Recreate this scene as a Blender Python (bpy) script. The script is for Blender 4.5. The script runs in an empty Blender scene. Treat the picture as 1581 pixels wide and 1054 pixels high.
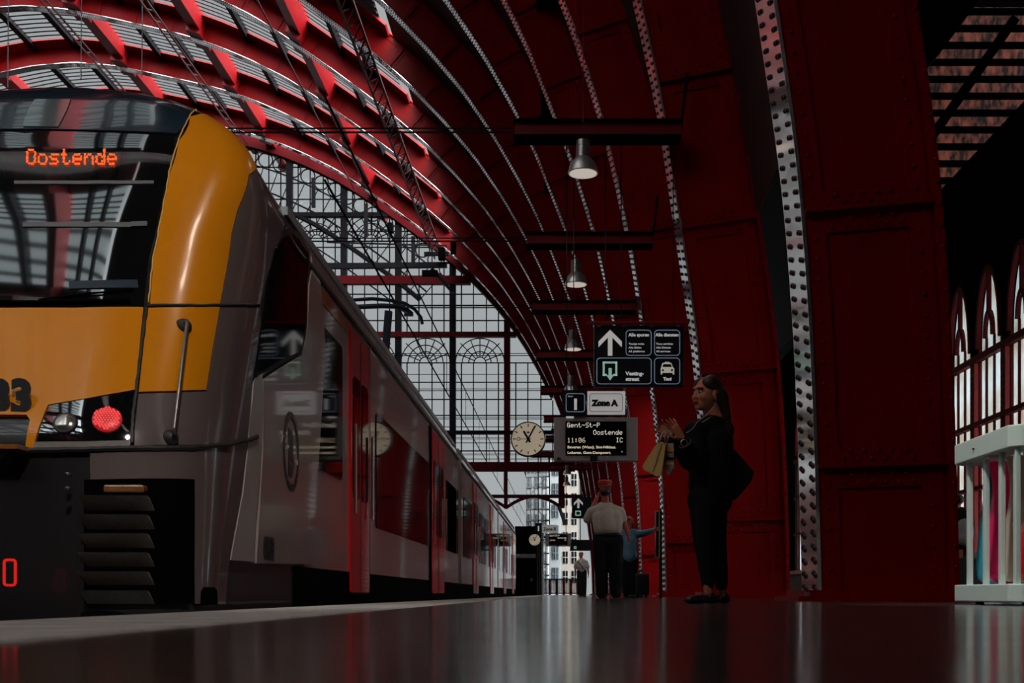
import bpy, bmesh, math, random
import numpy as np
from mathutils import Vector, Matrix, Quaternion
from mathutils.bvhtree import BVHTree
from mathutils.geometry import delaunay_2d_cdt
random.seed(7)
SC = bpy.context.scene
COL = SC.collection
# ---------------------------------------------------------------- camera
F = 1800.0; VX = 867.0; HY = 917.0; CH = 0.07      # focal length in px, vanishing point, lens height
cam_d = bpy.data.cameras.new('camera'); cam = bpy.data.objects.new('camera', cam_d); COL.objects.link(cam)
cam.location = (0, 0, CH); cam.rotation_euler = (math.pi/2, 0, 0)
cam_d.sensor_width = 36; cam_d.lens = F/1581*36
cam_d.shift_x = (790.5-VX)/1581; cam_d.shift_y = (HY-527)/1581
cam_d.clip_start = 0.05; cam_d.clip_end = 600
cam_d.dof.use_dof = True; cam_d.dof.focus_distance = 13; cam_d.dof.aperture_fstop = 9
SC.camera = cam
# ---------------------------------------------------------------- world: overcast sky, brighter behind the camera
SKY_FRONT = 0.40; SKY_UP = 3.2; SKY_BACK = 13; SKY_LEFT = .25; SKY_RIGHT = 4.5
w = bpy.data.worlds.new('sky'); SC.world = w; w.use_nodes = True
nt = w.node_tree; nt.nodes.clear()
tc = nt.nodes.new('ShaderNodeTexCoord'); sp = nt.nodes.new('ShaderNodeSeparateXYZ')
cr = nt.nodes.new('ShaderNodeValToRGB'); mr = nt.nodes.new('ShaderNodeMapRange')
mr.inputs['From Min'].default_value = -1; mr.inputs['From Max'].default_value = 1
e = cr.color_ramp.elements
def _c(v): return (v*.93, v*1.0, v*1.02, 1)
e[0].position = 0.0; e[0].color = _c(SKY_BACK)
e[1].position = 0.97; e[1].color = _c(SKY_FRONT)
x_ = e.new(.5); x_.color = _c(SKY_UP)
x_ = e.new(.90); x_.color = _c(SKY_FRONT)
bg = nt.nodes.new('ShaderNodeBackground'); wo = nt.nodes.new('ShaderNodeOutputWorld')
nt.links.new(tc.outputs['Generated'], sp.inputs[0]); nt.links.new(sp.outputs['Y'], mr.inputs['Value'])
nt.links.new(mr.outputs[0], cr.inputs[0]); 
def _mr(src, a, b_, c_, d):
    m_ = nt.nodes.new('ShaderNodeMapRange'); m_.inputs['From Min'].default_value = a; m_.inputs['From Max'].default_value = b_
    m_.inputs['To Min'].default_value = c_; m_.inputs['To Max'].default_value = d; nt.links.new(src, m_.inputs['Value']); return m_.outputs[0]
def _m(op, a, b_):
    m_ = nt.nodes.new('ShaderNodeMath'); m_.operation = op; nt.links.new(a, m_.inputs[0])
    if isinstance(b_, (int, float)): m_.inputs[1].default_value = b_
    else: nt.links.new(b_, m_.inputs[1])
    return m_.outputs[0]
side_ = _mr(sp.outputs['X'], -.25, .45, SKY_LEFT, SKY_RIGHT)          # brighter on the sunny right-hand side of the clouds
mid_ = _m('MULTIPLY', _mr(sp.outputs['Y'], -.75, -.5, 0, 1), _mr(sp.outputs['Y'], .55, .8, 1, 0))
fac_ = _m('ADD', _m('MULTIPLY', _m('SUBTRACT', side_, 1), mid_), 1)
nt.links.new(fac_, bg.inputs['Strength']); nt.links.new(cr.outputs[0], bg.inputs[0]); nt.links.new(bg.outputs[0], wo.inputs[0])
w.cycles.sampling_method = 'MANUAL'; w.cycles.sample_map_resolution = 256
SC.view_settings.view_transform = 'Standard'; SC.view_settings.look = 'None'
SC.view_settings.gamma = 1; SC.view_settings.use_curve_mapping = False
SC.view_settings.exposure = 0
SC.cycles.max_bounces = 6; SC.cycles.diffuse_bounces = 3; SC.cycles.glossy_bounces = 3
SC.cycles.transparent_max_bounces = 12; SC.cycles.caustics_reflective = False; SC.cycles.caustics_refractive = False
SC.cycles.sample_clamp_indirect = 4

# ---------------------------------------------------------------- materials
MATS = {}
def mat(name, col, rough=.5, metal=0, spec=.5, emit=None, es=1, noise=0, nscale=8, coat=0, bump=0, bscale=40, stretch=(1,1,1), rvar=0):
    if name in MATS: return MATS[name]
    m = bpy.data.materials.new(name); m.use_nodes = True; t = m.node_tree; b = t.nodes['Principled BSDF']
    b.inputs['Base Color'].default_value = (*col, 1); b.inputs['Roughness'].default_value = rough
    b.inputs['Metallic'].default_value = metal; b.inputs['Specular IOR Level'].default_value = spec
    b.inputs['Coat Weight'].default_value = coat; b.inputs['Coat Roughness'].default_value = .04
    if emit: b.inputs['Emission Color'].default_value = (*emit, 1); b.inputs['Emission Strength'].default_value = es
    if noise or bump or rvar:
        c = t.nodes.new('ShaderNodeTexCoord'); mp = t.nodes.new('ShaderNodeMapping'); mp.inputs['Scale'].default_value = stretch
        t.links.new(c.outputs['Object'], mp.inputs[0])
        n = t.nodes.new('ShaderNodeTexNoise'); n.inputs['Scale'].default_value = nscale; n.inputs['Detail'].default_value = 5
        t.links.new(mp.outputs[0], n.inputs['Vector'])
        if noise:
            r = t.nodes.new('ShaderNodeMix'); r.data_type = 'RGBA'
            r.inputs['A'].default_value = (*[min(1, v*(1-noise)) for v in col], 1); r.inputs['B'].default_value = (*[min(1, v*(1+noise)) for v in col], 1)
            t.links.new(n.outputs['Fac'], r.inputs['Factor']); t.links.new(r.outputs['Result'], b.inputs['Base Color'])
        if rvar:
            q = t.nodes.new('ShaderNodeMapRange'); q.inputs['To Min'].default_value = max(0.02, rough-rvar); q.inputs['To Max'].default_value = rough+rvar
            t.links.new(n.outputs['Fac'], q.inputs['Value']); t.links.new(q.outputs[0], b.inputs['Roughness'])
        if bump:
            n2 = t.nodes.new('ShaderNodeTexNoise'); n2.inputs['Scale'].default_value = bscale; t.links.new(mp.outputs[0], n2.inputs['Vector'])
            bp = t.nodes.new('ShaderNodeBump'); bp.inputs['Strength'].default_value = bump; bp.inputs['Distance'].default_value = .01
            t.links.new(n2.outputs['Fac'], bp.inputs['Height']); t.links.new(bp.outputs[0], b.inputs['Normal'])
    MATS[name] = m; return m
def glass(name, col, trans=.85, rough=.03):
    m = bpy.data.materials.new(name); m.use_nodes = True; t = m.node_tree; t.nodes.clear()
    a = t.nodes.new('ShaderNodeBsdfTransparent'); a.inputs[0].default_value = (*col, 1)
    g = t.nodes.new('ShaderNodeBsdfGlossy'); g.inputs['Roughness'].default_value = rough; g.inputs[0].default_value = (.9, .9, .9, 1)
    x = t.nodes.new('ShaderNodeMixShader'); x.inputs[0].default_value = 1-trans; o = t.nodes.new('ShaderNodeOutputMaterial')
    t.links.new(a.outputs[0], x.inputs[1]); t.links.new(g.outputs[0], x.inputs[2]); t.links.new(x.outputs[0], o.inputs[0])
    MATS[name] = m; return m
RED = mat('red_iron_paint', (.30, .004, .006), .38, noise=.25, nscale=2.5, spec=.55)
REDD = mat('dark_red_iron_paint', (.085, .0012, .002), .42, noise=.3, nscale=1.5, spec=.5)
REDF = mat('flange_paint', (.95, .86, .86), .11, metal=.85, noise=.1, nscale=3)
IRON = mat('dark_iron', (.008, .006, .007), .6, spec=.1)
REDIRON = mat('facade_red_iron', (.10, .003, .005), .6, spec=.1)
BLACK = mat('black_plastic', (.006, .006, .007), .4)
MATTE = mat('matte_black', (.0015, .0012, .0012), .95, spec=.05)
GLASSB = mat('black_glass', (.004, .005, .006), .03, spec=.9, coat=1)
YEL = mat('yellow_paint', (.80, .27, .006), .22, noise=.06, nscale=5, coat=.12, spec=.35)
GREY = mat('grey_brown_paint', (.15, .115, .115), .2, noise=.08, nscale=3, coat=.6)
SIDE = mat('side_grey_paint', (.46, .375, .365), .16, noise=.1, nscale=2, coat=.7)
NAVY = mat('navy_roof_paint', (.012, .03, .045), .13, coat=1, noise=.2, nscale=2)
DOORR = mat('red_door_paint', (.80, .006, .009), .16, coat=.4)
RUB = mat('rubber', (.02, .018, .018), .5)
STEEL = mat('brushed_steel', (.42, .4, .38), .3, metal=1, noise=.1)
ALU = mat('polished_aluminium', (.85, .84, .80), .38, metal=.9)
DGREY = mat('dark_grey_metal', (.22, .19, .17), .55, noise=.35, nscale=30)
WHITE = mat('white_print', (.62, .62, .6), .5)
SIGNBG = mat('sign_navy', (.004, .005, .010), .35)
CREAM = mat('clock_face', (.55, .47, .36), .5, emit=(.62, .50, .36), es=.36)
SKIN = mat('skin', (.62, .21, .12), .5, spec=.3)
SHIRT = mat('beige_shirt', (.50, .40, .33), .8, noise=.12, nscale=20, bump=.3, bscale=25)
TROU = mat('dark_trousers', (.008, .007, .009), .85, spec=.2)
BLUEJ = mat('blue_jacket', (.09, .19, .27), .8, noise=.2, nscale=20)
COAT = mat('black_coat', (.005, .0045, .005), .8, spec=.2, bump=.3, bscale=30)
HAIR = mat('brown_hair', (.025, .006, .004), .5, noise=.4, nscale=40)
CAPR = mat('red_cap', (.55, .03, .015), .6)

# ---------------------------------------------------------------- mesh collector
def P(px, py, Y): return Vector(((px-VX)*Y/F, Y, CH+(HY-py)*Y/F))
class MB:
    def __init__(s): s.v = []; s.f = []
    def add(s, vs, fs):
        o = len(s.v); s.v += [Vector(v) for v in vs]; s.f += [tuple(i+o for i in f) for f in fs]; return s
    def box(s, a, b):
        (x0, y0, z0), (x1, y1, z1) = a, b
        return s.add([(x0,y0,z0),(x1,y0,z0),(x1,y1,z0),(x0,y1,z0),(x0,y0,z1),(x1,y0,z1),(x1,y1,z1),(x0,y1,z1)],
              [(0,3,2,1),(4,5,6,7),(0,1,5,4),(1,2,6,5),(2,3,7,6),(3,0,4,7)])
    def bar(s, p, q, w, h=None, up=(0,0,1)):
        p, q = Vector(p), Vector(q); h = h or w; d = (q-p)
        if d.length < 1e-6: return s
        d.normalize(); u = Vector(up)
        if abs(d.dot(u)) > .98: u = Vector((0,1,0))
        x = d.cross(u).normalized(); y = x.cross(d).normalized()
        c = [(-w/2,-h/2),(w/2,-h/2),(w/2,h/2),(-w/2,h/2)]
        vs = [p+x*a+y*b for a,b in c]+[q+x*a+y*b for a,b in c]
        return s.add(vs, [(3,2,1,0),(4,5,6,7),(0,1,5,4),(1,2,6,5),(2,3,7,6),(3,0,4,7)])
    def tube(s, pts, r, n=8, cap=True):
        pts = [Vector(p) for p in pts]; rs = r if isinstance(r, (list, tuple)) else [r]*len(pts)
        o = len(s.v); fs = []; up = None
        for i, p in enumerate(pts):
            d = (pts[min(i+1, len(pts)-1)]-pts[max(i-1, 0)]).normalized()
            if up is None: up = Vector((0,0,1)) if abs(d.z) < .9 else Vector((0,1,0))
            x = d.cross(up).normalized(); y = x.cross(d).normalized(); up = y
            for k in range(n):
                a = 2*math.pi*k/n; s.v.append(p+(x*math.cos(a)+y*math.sin(a))*rs[i])
        for i in range(len(pts)-1):
            for k in range(n):
                a = o+i*n+k; b = o+i*n+(k+1)%n; fs.append((a, b, b+n, a+n))
        if cap: fs += [tuple(o+k for k in range(n))[::-1], tuple(o+(len(pts)-1)*n+k for k in range(n))]
        s.f += fs; return s
    def lathe(s, c, prof, n=24, axis='z'):
        o = len(s.v); c = Vector(c)
        for r, h in prof:
            for k in range(n):
                a = 2*math.pi*k/n
                if axis == 'z': s.v.append(c+Vector((r*math.cos(a), r*math.sin(a), h)))
                else: s.v.append(c+Vector((r*math.cos(a), -h, r*math.sin(a))))
        for i in range(len(prof)-1):
            for k in range(n):
                a = o+i*n+k; b = o+i*n+(k+1)%n; s.f.append((a, b, b+n, a+n))
        s.f += [tuple(o+k for k in range(n))[::-1], tuple(o+(len(prof)-1)*n+k for k in range(n))]
        return s
    def ell(s, c, r, rot=None, nu=16, nv=10):
        o = len(s.v); c = Vector(c); R = rot or Matrix.Identity(3)
        s.v.append(c+R@Vector((0,0,r[2])))
        for j in range(1, nv):
            t = math.pi*j/nv
            for k in range(nu):
                a = 2*math.pi*k/nu; s.v.append(c+R@Vector((r[0]*math.sin(t)*math.cos(a), r[1]*math.sin(t)*math.sin(a), r[2]*math.cos(t))))
        s.v.append(c+R@Vector((0,0,-r[2]))); L = len(s.v)-1
        for k in range(nu):
            k2 = (k+1)%nu; s.f.append((o, o+1+k, o+1+k2)); s.f.append((L, L-nu+k2, L-nu+k))
        for j in range(nv-2):
            for k in range(nu):
                k2 = (k+1)%nu; a = o+1+j*nu; s.f.append((a+k, a+nu+k, a+nu+k2, a+k2))
        return s
    def cap(s, p, q, r0, r1, n=12):       # tapered capsule
        p, q = Vector(p), Vector(q)
        s.ell(p, (r0,)*3, nu=n, nv=8); s.ell(q, (r1,)*3, nu=n, nv=8); s.tube([p, q], [r0, r1], n); return s
    def chain(s, pts, rs, n=12):
        for i in range(len(pts)-1): s.cap(pts[i], pts[i+1], rs[i], rs[i+1], n)
        return s
    def prism(s, pts, d):                 # planar outline (world pts), extruded by vector d
        pts = [Vector(p) for p in pts]; n = len(pts); d = Vector(d)
        s.add(pts+[p+d for p in pts], [tuple(range(n))[::-1], tuple(range(n, 2*n))]+[(i, (i+1)%n, n+(i+1)%n, n+i) for i in range(n)]); return s
    def build(s, name, m, parent=None, smooth=False, bevel=0):
        if parent is not None:
            base = wloc(parent); vs = [v-base for v in s.v]
        else: vs = s.v
        me = bpy.data.meshes.new(name); me.from_pydata([tuple(v) for v in vs], [], s.f)
        b = bmesh.new(); b.from_mesh(me); bmesh.ops.recalc_face_normals(b, faces=b.faces); b.to_mesh(me); b.free()
        me.materials.append(m)
        if smooth: me.polygons.foreach_set('use_smooth', [True]*len(me.polygons))
        o = bpy.data.objects.new(name, me); COL.objects.link(o)
        if parent is not None: o.parent = parent
        if bevel:
            md = o.modifiers.new('b', 'BEVEL'); md.width = bevel; md.segments = 2; md.limit_method = 'ANGLE'
        if smooth == 'auto':
            try: me.set_sharp_from_angle(angle=math.radians(40))
            except Exception: pass
        return o
def wloc(o):
    v = Vector((0,0,0))
    while o is not None: v = v+Vector(o.location); o = o.parent
    return v
def tag(o, label=None, cat=None, group=None, kind=None):
    if label: o['label'] = label
    if cat: o['category'] = cat
    if group: o['group'] = group
    if kind: o['kind'] = kind
    return o
def empty(name, loc=(0,0,0), parent=None):
    o = bpy.data.objects.new(name, None); COL.objects.link(o); o.location = loc; o.parent = parent; o.empty_display_size = .2; return o
def copy_tree(o, parent=None):
    c = o.copy(); COL.objects.link(c); c.parent = parent
    for ch in list(o.children): copy_tree(ch, c)
    return c
def text(s, size, loc, m, name='lettering', parent=None, off=0, align='LEFT', rot=(math.pi/2,0,0), sx=1, ext=.003, width=None):
    cu = bpy.data.curves.new(name, 'FONT'); cu.body = s; cu.size = size; cu.offset = off; cu.extrude = ext; cu.align_x = align; cu.resolution_u = 3
    t = bpy.data.objects.new('tmp', cu); COL.objects.link(t)
    bpy.context.view_layer.update()
    me = bpy.data.meshes.new_from_object(t.evaluated_get(bpy.context.evaluated_depsgraph_get()))
    bpy.data.objects.remove(t)
    if width:
        xs = [v.co.x for v in me.vertices]; sx = width/(max(xs)-min(xs))
    M = Matrix.Translation(Vector(loc)-(wloc(parent) if parent else Vector()))@Matrix.Rotation(rot[2],4,'Z')@Matrix.Rotation(rot[0],4,'X')@Matrix.Diagonal((sx,1,1,1))
    me.transform(M); me.materials.clear(); me.materials.append(m); me.name = name
    o = bpy.data.objects.new(name, me); COL.objects.link(o); o.parent = parent; return o
def ring(mb, x0, z0, x1, z1, y, t, r, d=.006, n=6):     # rounded rectangle outline facing -Y
    def out(x0,z0,x1,z1,r):
        pts = []
        for cx, cz, a0 in ((x1-r,z1-r,0),(x0+r,z1-r,90),(x0+r,z0+r,180),(x1-r,z0+r,270)):
            for k in range(n+1):
                a = math.radians(a0+90*k/n); pts.append((cx+r*math.cos(a), cz+r*math.sin(a)))
        return pts
    A = out(x0,z0,x1,z1,r); B = out(x0+t,z0+t,x1-t,z1-t,max(r-t,.001)); N = len(A)
    vs = [(x,y,z) for x,z in A]+[(x,y,z) for x,z in B]+[(x,y-d,z) for x,z in A]+[(x,y-d,z) for x,z in B]
    fs = []
    for i in range(N):
        j = (i+1)%N; fs += [(2*N+i,2*N+j,3*N+j,3*N+i),(i,j,2*N+j,2*N+i),(N+i,N+j,3*N+j,3*N+i)]
    return mb.add(vs, fs)
FONT = {'G':'0E11101713110F','e':'00000E111F100E','n':'00001619111111','t':'08081C08080906','-':'0000001F000000','S':'0F10100E01011E','P':'1E11111E101010',
'O':'0E11111111110E','o':'00000E1111110E','s':'00000F100E011E','d':'01010D1311130F','1':'040C040404040E',':':'000C0C000C0C00','0':'0E11131519110E','6':'0608101E11110E','I':'0E04040404040E','C':'0E11101010110E','.':'00000000000C0C'}
def dots(s, x, z, pitch, y, m, name, parent, fill=.92, pz=None):   # LED dot-matrix lettering, top-left at (x, z)
    mb = MB(); pz = pz or pitch
    for i, ch in enumerate(s):
        h = FONT.get(ch)
        if not h: continue
        for r in range(7):
            b = int(h[2*r:2*r+2], 16)
            for c in range(5):
                if b >> (4-c) & 1:
                    X = x+(i*6+c)*pitch; Z = z-r*pz
                    mb.box((X, y-.004, Z-pz*fill), (X+pitch*fill, y, Z))
    return mb.build(name, m, parent)
def surface_voxel(mb, name, m, parent, voxel, smooth=4):
    o = mb.build(name, m, None)
    md = o.modifiers.new('r', 'REMESH'); md.mode = 'VOXEL'; md.voxel_size = voxel; md.use_smooth_shade = True
    if smooth:
        sm = o.modifiers.new('s', 'SMOOTH'); sm.factor = .5; sm.iterations = smooth
    bpy.context.view_layer.update()
    me = bpy.data.meshes.new_from_object(o.evaluated_get(bpy.context.evaluated_depsgraph_get()))
    bpy.data.objects.remove(o)
    if parent: me.transform(Matrix.Translation(-wloc(parent)))
    me.materials.clear(); me.materials.append(m); me.polygons.foreach_set('use_smooth', [True]*len(me.polygons))
    o = bpy.data.objects.new(name, me); COL.objects.link(o); o.parent = parent; return o
# ================================================================ THE SETTING
def struct(o): o['kind'] = 'structure'; return o
PLAT = bpy.data.materials.new('polished_platform'); PLAT.use_nodes = True
t = PLAT.node_tree; b = t.nodes['Principled BSDF']
b.inputs['Base Color'].default_value = (.05, .045, .047, 1); b.inputs['Specular IOR Level'].default_value = .6
c = t.nodes.new('ShaderNodeTexCoord'); n = t.nodes.new('ShaderNodeTexNoise'); n.inputs['Scale'].default_value = 3; n.inputs['Detail'].default_value = 6
q = t.nodes.new('ShaderNodeMapRange'); q.inputs['To Min'].default_value = .11; q.inputs['To Max'].default_value = .18; b.inputs['IOR'].default_value = 1.9
t.links.new(c.outputs['Object'], n.inputs['Vector']); t.links.new(n.outputs['Fac'], q.inputs['Value']); t.links.new(q.outputs[0], b.inputs['Roughness'])
br = t.nodes.new('ShaderNodeTexBrick'); br.inputs['Scale'].default_value = 1; br.inputs['Brick Width'].default_value = 1.2; br.inputs['Row Height'].default_value = 1.2
br.inputs['Mortar Size'].default_value = .006; br.offset = 0
br.inputs['Color1'].default_value = (.058, .05, .052, 1); br.inputs['Color2'].default_value = (.04, .036, .039, 1); br.inputs['Mortar'].default_value = (.015, .012, .012, 1)
t.links.new(c.outputs['Object'], br.inputs['Vector']); t.links.new(br.outputs['Color'], b.inputs['Base Color'])
n2 = t.nodes.new('ShaderNodeTexNoise'); n2.inputs['Scale'].default_value = 60; bp = t.nodes.new('ShaderNodeBump'); bp.inputs['Strength'].default_value = .03; bp.inputs['Distance'].default_value = .002
t.links.new(c.outputs['Object'], n2.inputs['Vector']); t.links.new(n2.outputs['Fac'], bp.inputs['Height']); t.links.new(bp.outputs[0], b.inputs['Normal'])
CONC = mat('edge_concrete', (.70, .65, .62), .75, noise=.6, nscale=6, bump=.5, bscale=30)
BALL = mat('track_ballast', (.02, .017, .016), .9, noise=.5, nscale=20)
struct(MB().box((-.78, -40, -.9), (6.6, 175, 0)).build('floor', PLAT))
edge = MB().box((-1.40, -40, -.9), (-.78, 175, .004)).build('trim_1', CONC, bevel=.012); struct(edge)
struct(MB().box((-80, -70, -1.25), (-1.40, 175, -.9)).build('floor_track_bed', BALL))
for rx in (-2.53, -3.97): struct(MB().box((rx-.035, -20, -.9), (rx+.035, 170, -.74)).build('trim_2', STEEL))

# ---- arch curve in the XZ plane (intrados)
CP = [(2.6,0),(2.56,1.6),(2.50,3.0),(2.38,4.5),(2.16,6.0),(1.98,7.2),(1.78,8.6),(1.38,10.5),(1.05,11.9),(.72,12.95),(.3,14.3),(-.15,15.45),(-1.1,17.9),(-2.0,19.7),(-3.2,21.8),
      (-4.7,24),(-6.4,26.0),(-8.3,27.95),(-10.2,29.6),(-12.1,31.1),(-14.7,33.0),(-17,34.6),(-19.2,36),(-21.7,37.25),(-24.2,38.3),(-26.6,39.05),(-29,39.6),(-31.7,40.2),(-34.4,40.75),(-37.5,41.0)]
CP = CP+[(-75-x, z) for x, z in CP[-2::-1]]
cp = np.array(CP, float); sd = np.r_[0, np.cumsum(np.hypot(*np.diff(cp, axis=0).T))]
ss = np.arange(0, sd[-1], .1); cx = np.interp(ss, sd, cp[:,0]); cz = np.interp(ss, sd, cp[:,1])
def gs(a, k=21):
    h = k//2; p = np.r_[2*a[0]-a[h:0:-1], a, 2*a[-1]-a[-2:-h-2:-1]]; return np.convolve(p, np.hanning(k+2)[1:-1]/np.hanning(k+2)[1:-1].sum(), 'valid')
cx = gs(cx); cz = gs(cz); cx[0] = 2.6; cz[0] = 0
tx = np.gradient(cx, ss); tz = np.gradient(cz, ss); L_ = np.hypot(tx, tz); nx = tz/L_; nz = -tx/L_       # outward normal
SMAX = ss[-1]
def C(s, d=0):
    return float(np.interp(s, ss, cx)+np.interp(s, ss, nx)*d), float(np.interp(s, ss, cz)+np.interp(s, ss, nz)*d)
def strip(mb, s0, s1, d0, d1, y0, y1, ds=.5, closed=True):     # curved box following the arch
    n = max(1, int(round((s1-s0)/ds))); o = len(mb.v)
    for i in range(n+1):
        s = s0+(s1-s0)*i/n
        for d, y in ((d0,y0),(d1,y0),(d1,y1),(d0,y1)):
            x, z = C(s, d); mb.v.append(Vector((x, y, z)))
    for i in range(n):
        for k in range(4):
            a = o+4*i+k; b_ = o+4*i+(k+1)%4; mb.f.append((a, b_, b_+4, a+4))
    mb.f += [(o,o+1,o+2,o+3), tuple(o+4*n+k for k in (3,2,1,0))]
    return mb
PITCH = 8.66; Y0 = 11.8; RW = .8
SA = float(ss[np.argmin(abs(cx+37.5)+abs(cz-41.0))])
RIV = [(math.cos(math.pi*k/3), math.sin(math.pi*k/3)) for k in range(6)]
def rivet(mb, c, u, v, n, r=.034, h=.036):
    o = len(mb.v); c, u, v, n = map(Vector, (c, u, v, n))
    for rr, hh in ((1, 0), (.85, .6)):
        for a, b_ in RIV: mb.v.append(c+u*a*r*rr+v*b_*r*rr+n*h*hh)
    mb.v.append(c+n*h)
    for k in range(6):
        k2 = (k+1)%6; mb.f += [(o+k, o+k2, o+6+k2, o+6+k), (o+6+k, o+6+k2, o+12)]
def make_rib():
    r = empty('roof_rib', (2.6, 0, 0))
    strip(MB(), 0, SMAX, .03, 1.36, .05, RW-.05).build('web_plate', REDD if False else RIBM, r)
    m = MB(); strip(m, 0, SMAX, 0, .035, 0, RW); m.build('lower_flange', REDF, r)
    m = MB(); strip(m, 0, SMAX, 1.34, 1.4, -.1, RW+.1); m.build('upper_flange', RIBM, r)
    m = MB(); strip(m, 0, SMAX, .035, .24, .02, .052); m.build('border_angle', RIBM, r)
    m = MB(); strip(m, 0, SMAX, 1.08, 1.3, .02, .052); m.build('border_angle', RIBM, r)
    m = MB(); s = .12
    while s < SA+4:
        x, z = C(s); n = Vector((np.interp(s, ss, nx), 0, np.interp(s, ss, nz))); t_ = Vector((-n.z, 0, n.x))
        for i, yy in enumerate((.10, .19, .58, .67)):
            off = t_*(.03 if i % 2 else 0)
            rivet(m, Vector((x, yy, z))+off, t_, (0,1,0), -n, .031, .026)
        s += .14
    o = m.build('flange_rivet', RIVM, r, smooth=True); o['kind'] = 'stuff'
    m = MB(); s = .1
    while s < SA+2:
        n = Vector((np.interp(s, ss, nx), 0, np.interp(s, ss, nz))); t_ = Vector((-n.z, 0, n.x))
        for d in (.13, 1.19, 1.37):
            x, z = C(s, d); rivet(m, (x, .02 if d < 1.3 else -.1, z), t_, n, (0,-1,0), .026, .022)
        s += .21
    o = m.build('web_rivet', RIBM, r, smooth=True); o['kind'] = 'stuff'
    for k in range(24):
        s0 = 1.36+2.58*k; m = MB()
        strip(m, s0-.22, s0+.2, .24, 1.08, .022, .052, ds=.2); strip(m, s0-.02, s0+.02, .04, 1.34, -.06, .05, ds=.04)
        for q, dd in ((-.17, 0), (-.09, .07), (.07, 0), (.15, .07)):
            s = s0+q
            n = Vector((np.interp(s, ss, nx), 0, np.interp(s, ss, nz))); t_ = Vector((-n.z, 0, n.x)); d = .3+dd
            while d < 1.06:
                x, z = C(s, d); rivet(m, (x, .022, z), t_, n, (0,-1,0), .028, .028); d += .14
        m.build('splice_plate', RIBM, r)
    m = MB().box((2.35, -.25, 0), (4.35, RW+.25, .05)).box((2.45, -.12, .05), (4.2, RW+.12, .11))
    m.build('base_plate', RIBM, r)
    for bx, by in ((2.45,-.18),(4.1,-.18)): MB().lathe((bx, by, .05), [(.03,0),(.03,.03),(.018,.04)], 6).build('anchor_bolt', STEEL, r)
    return r
RIBM = mat('rib_red_paint', (.27, .0014, .0022), .45, noise=.3, nscale=1.2, spec=.12)
RIVM = mat('rivet_paint', (.03, .002, .003), .5, spec=.3)
rib0 = make_rib()
ordn = ['','nearest','second','third','fourth','fifth','sixth','seventh','eighth','ninth','tenth','eleventh']
for k in range(-7, 11):
    r = rib0 if k == 0 else copy_tree(rib0)
    r.location.y = Y0+PITCH*k
    if k >= 0:
        lab = {0:'riveted dark red arch rib with bright rivet edge, nearest, next to the white bin',
               1:'riveted dark red arch rib rising right behind the standing woman',
               2:'riveted dark red arch rib, third from the camera, with the framed timetable at its foot'}.get(k, 'riveted dark red arch rib, %s from the camera along the platform' % ordn[k+1])
        tag(r, lab, 'arch rib', 'arch ribs carrying the station roof')
    else: r.name = 'ceiling_rib'; struct(r)
# ---- roof bays between the ribs
PURL = [SA-4.35-8.7*3.0+8.7*j for j in range(0, 6)]      # arc positions of the purlins
PURL = []
def s_of_ratio(rt):
    rr = cx/(np.maximum(cz-.07, .01)); m_ = (ss > 10); i = np.argmin(abs(rr-rt)+(~m_)*9); return float(ss[i])
PURL = [s_of_ratio(-.3457), s_of_ratio(-.485), s_of_ratio(-.659), s_of_ratio(-.835)]
gap = PURL[2]-PURL[1]
PURL = [PURL[0]-gap] + PURL + [PURL[3]+gap*j for j in (1, 2, 3)]
ROOFR = mat('roof_red_paint', (.24, .003, .005), .45, noise=.2, nscale=2, spec=.3)
DIMG = glass('light_cut_roof_glass', (.10,.10,.10), .97, .3)
BARM = mat('glazing_bar_paint', (.03, .012, .014), .5)
ROOFG = glass('dirty_roof_glass', (.93, .97, .97), .97, .2)
def make_bay():
    r = empty('ceiling', (0,0,0)); struct(r)
    y0, y1 = RW, PITCH
    m = MB(); strip(m, 6.6, PURL[1]-.2, 1.34, 1.42, y0, y1, ds=1); m.build('roof_panel', mat('closed_roof_boards', (.03,.0008,.001), .7), r)
    m = MB(); strip(m, PURL[7]+.2, SMAX-6, 1.34, 1.42, y0, y1, ds=1); m.build('roof_panel', MATS['closed_roof_boards'], r)
    for j, s0 in list(enumerate(PURL))[2:]:
        m = MB(); strip(m, s0-.45, s0+.45, .35, 1.4, y0-.02, y1+.02, ds=.45)
        for ya, yb in ((y0-.02, y0+.9), (y1-.9, y1+.02)):     # haunches where the purlin meets a rib
            strip(m, s0-.5, s0+.5, .06, .4, ya, yb, ds=.5)
        m.build('roof_purlin', ROOFR, r)
    for j in range(1, 7):
        a, b_ = PURL[j]+.5, PURL[j+1]-.5; w_ = (b_-a)/3
        for q in (1, 2): strip(MB(), a+w_*q-.2, a+w_*q+.2, 1.0, 1.36, y0, y1, ds=.4).build('rafter', IRON, r)
        m = MB(); y = y0+.35
        while y < y1-.2: strip(m, a, b_, 1.28, 1.33, y, y+.19, ds=1.5); y += .62
        m.build('glazing_bars', BARM, r)
        m = MB(); strip(m, a, b_, 1.36, 1.365, y0, y1, ds=1.5); m.build('glazing', ROOFG, r)
        # solid red ledges beside the ribs
    for ya, yb in ((y0, y0+.5), (y1-1.3, y1)):
        strip(MB(), PURL[1], PURL[7], 1.2, 1.34, ya, yb, ds=1).build('gutter_plate', ROOFR, r)
    return r
bay0 = make_bay()
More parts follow.
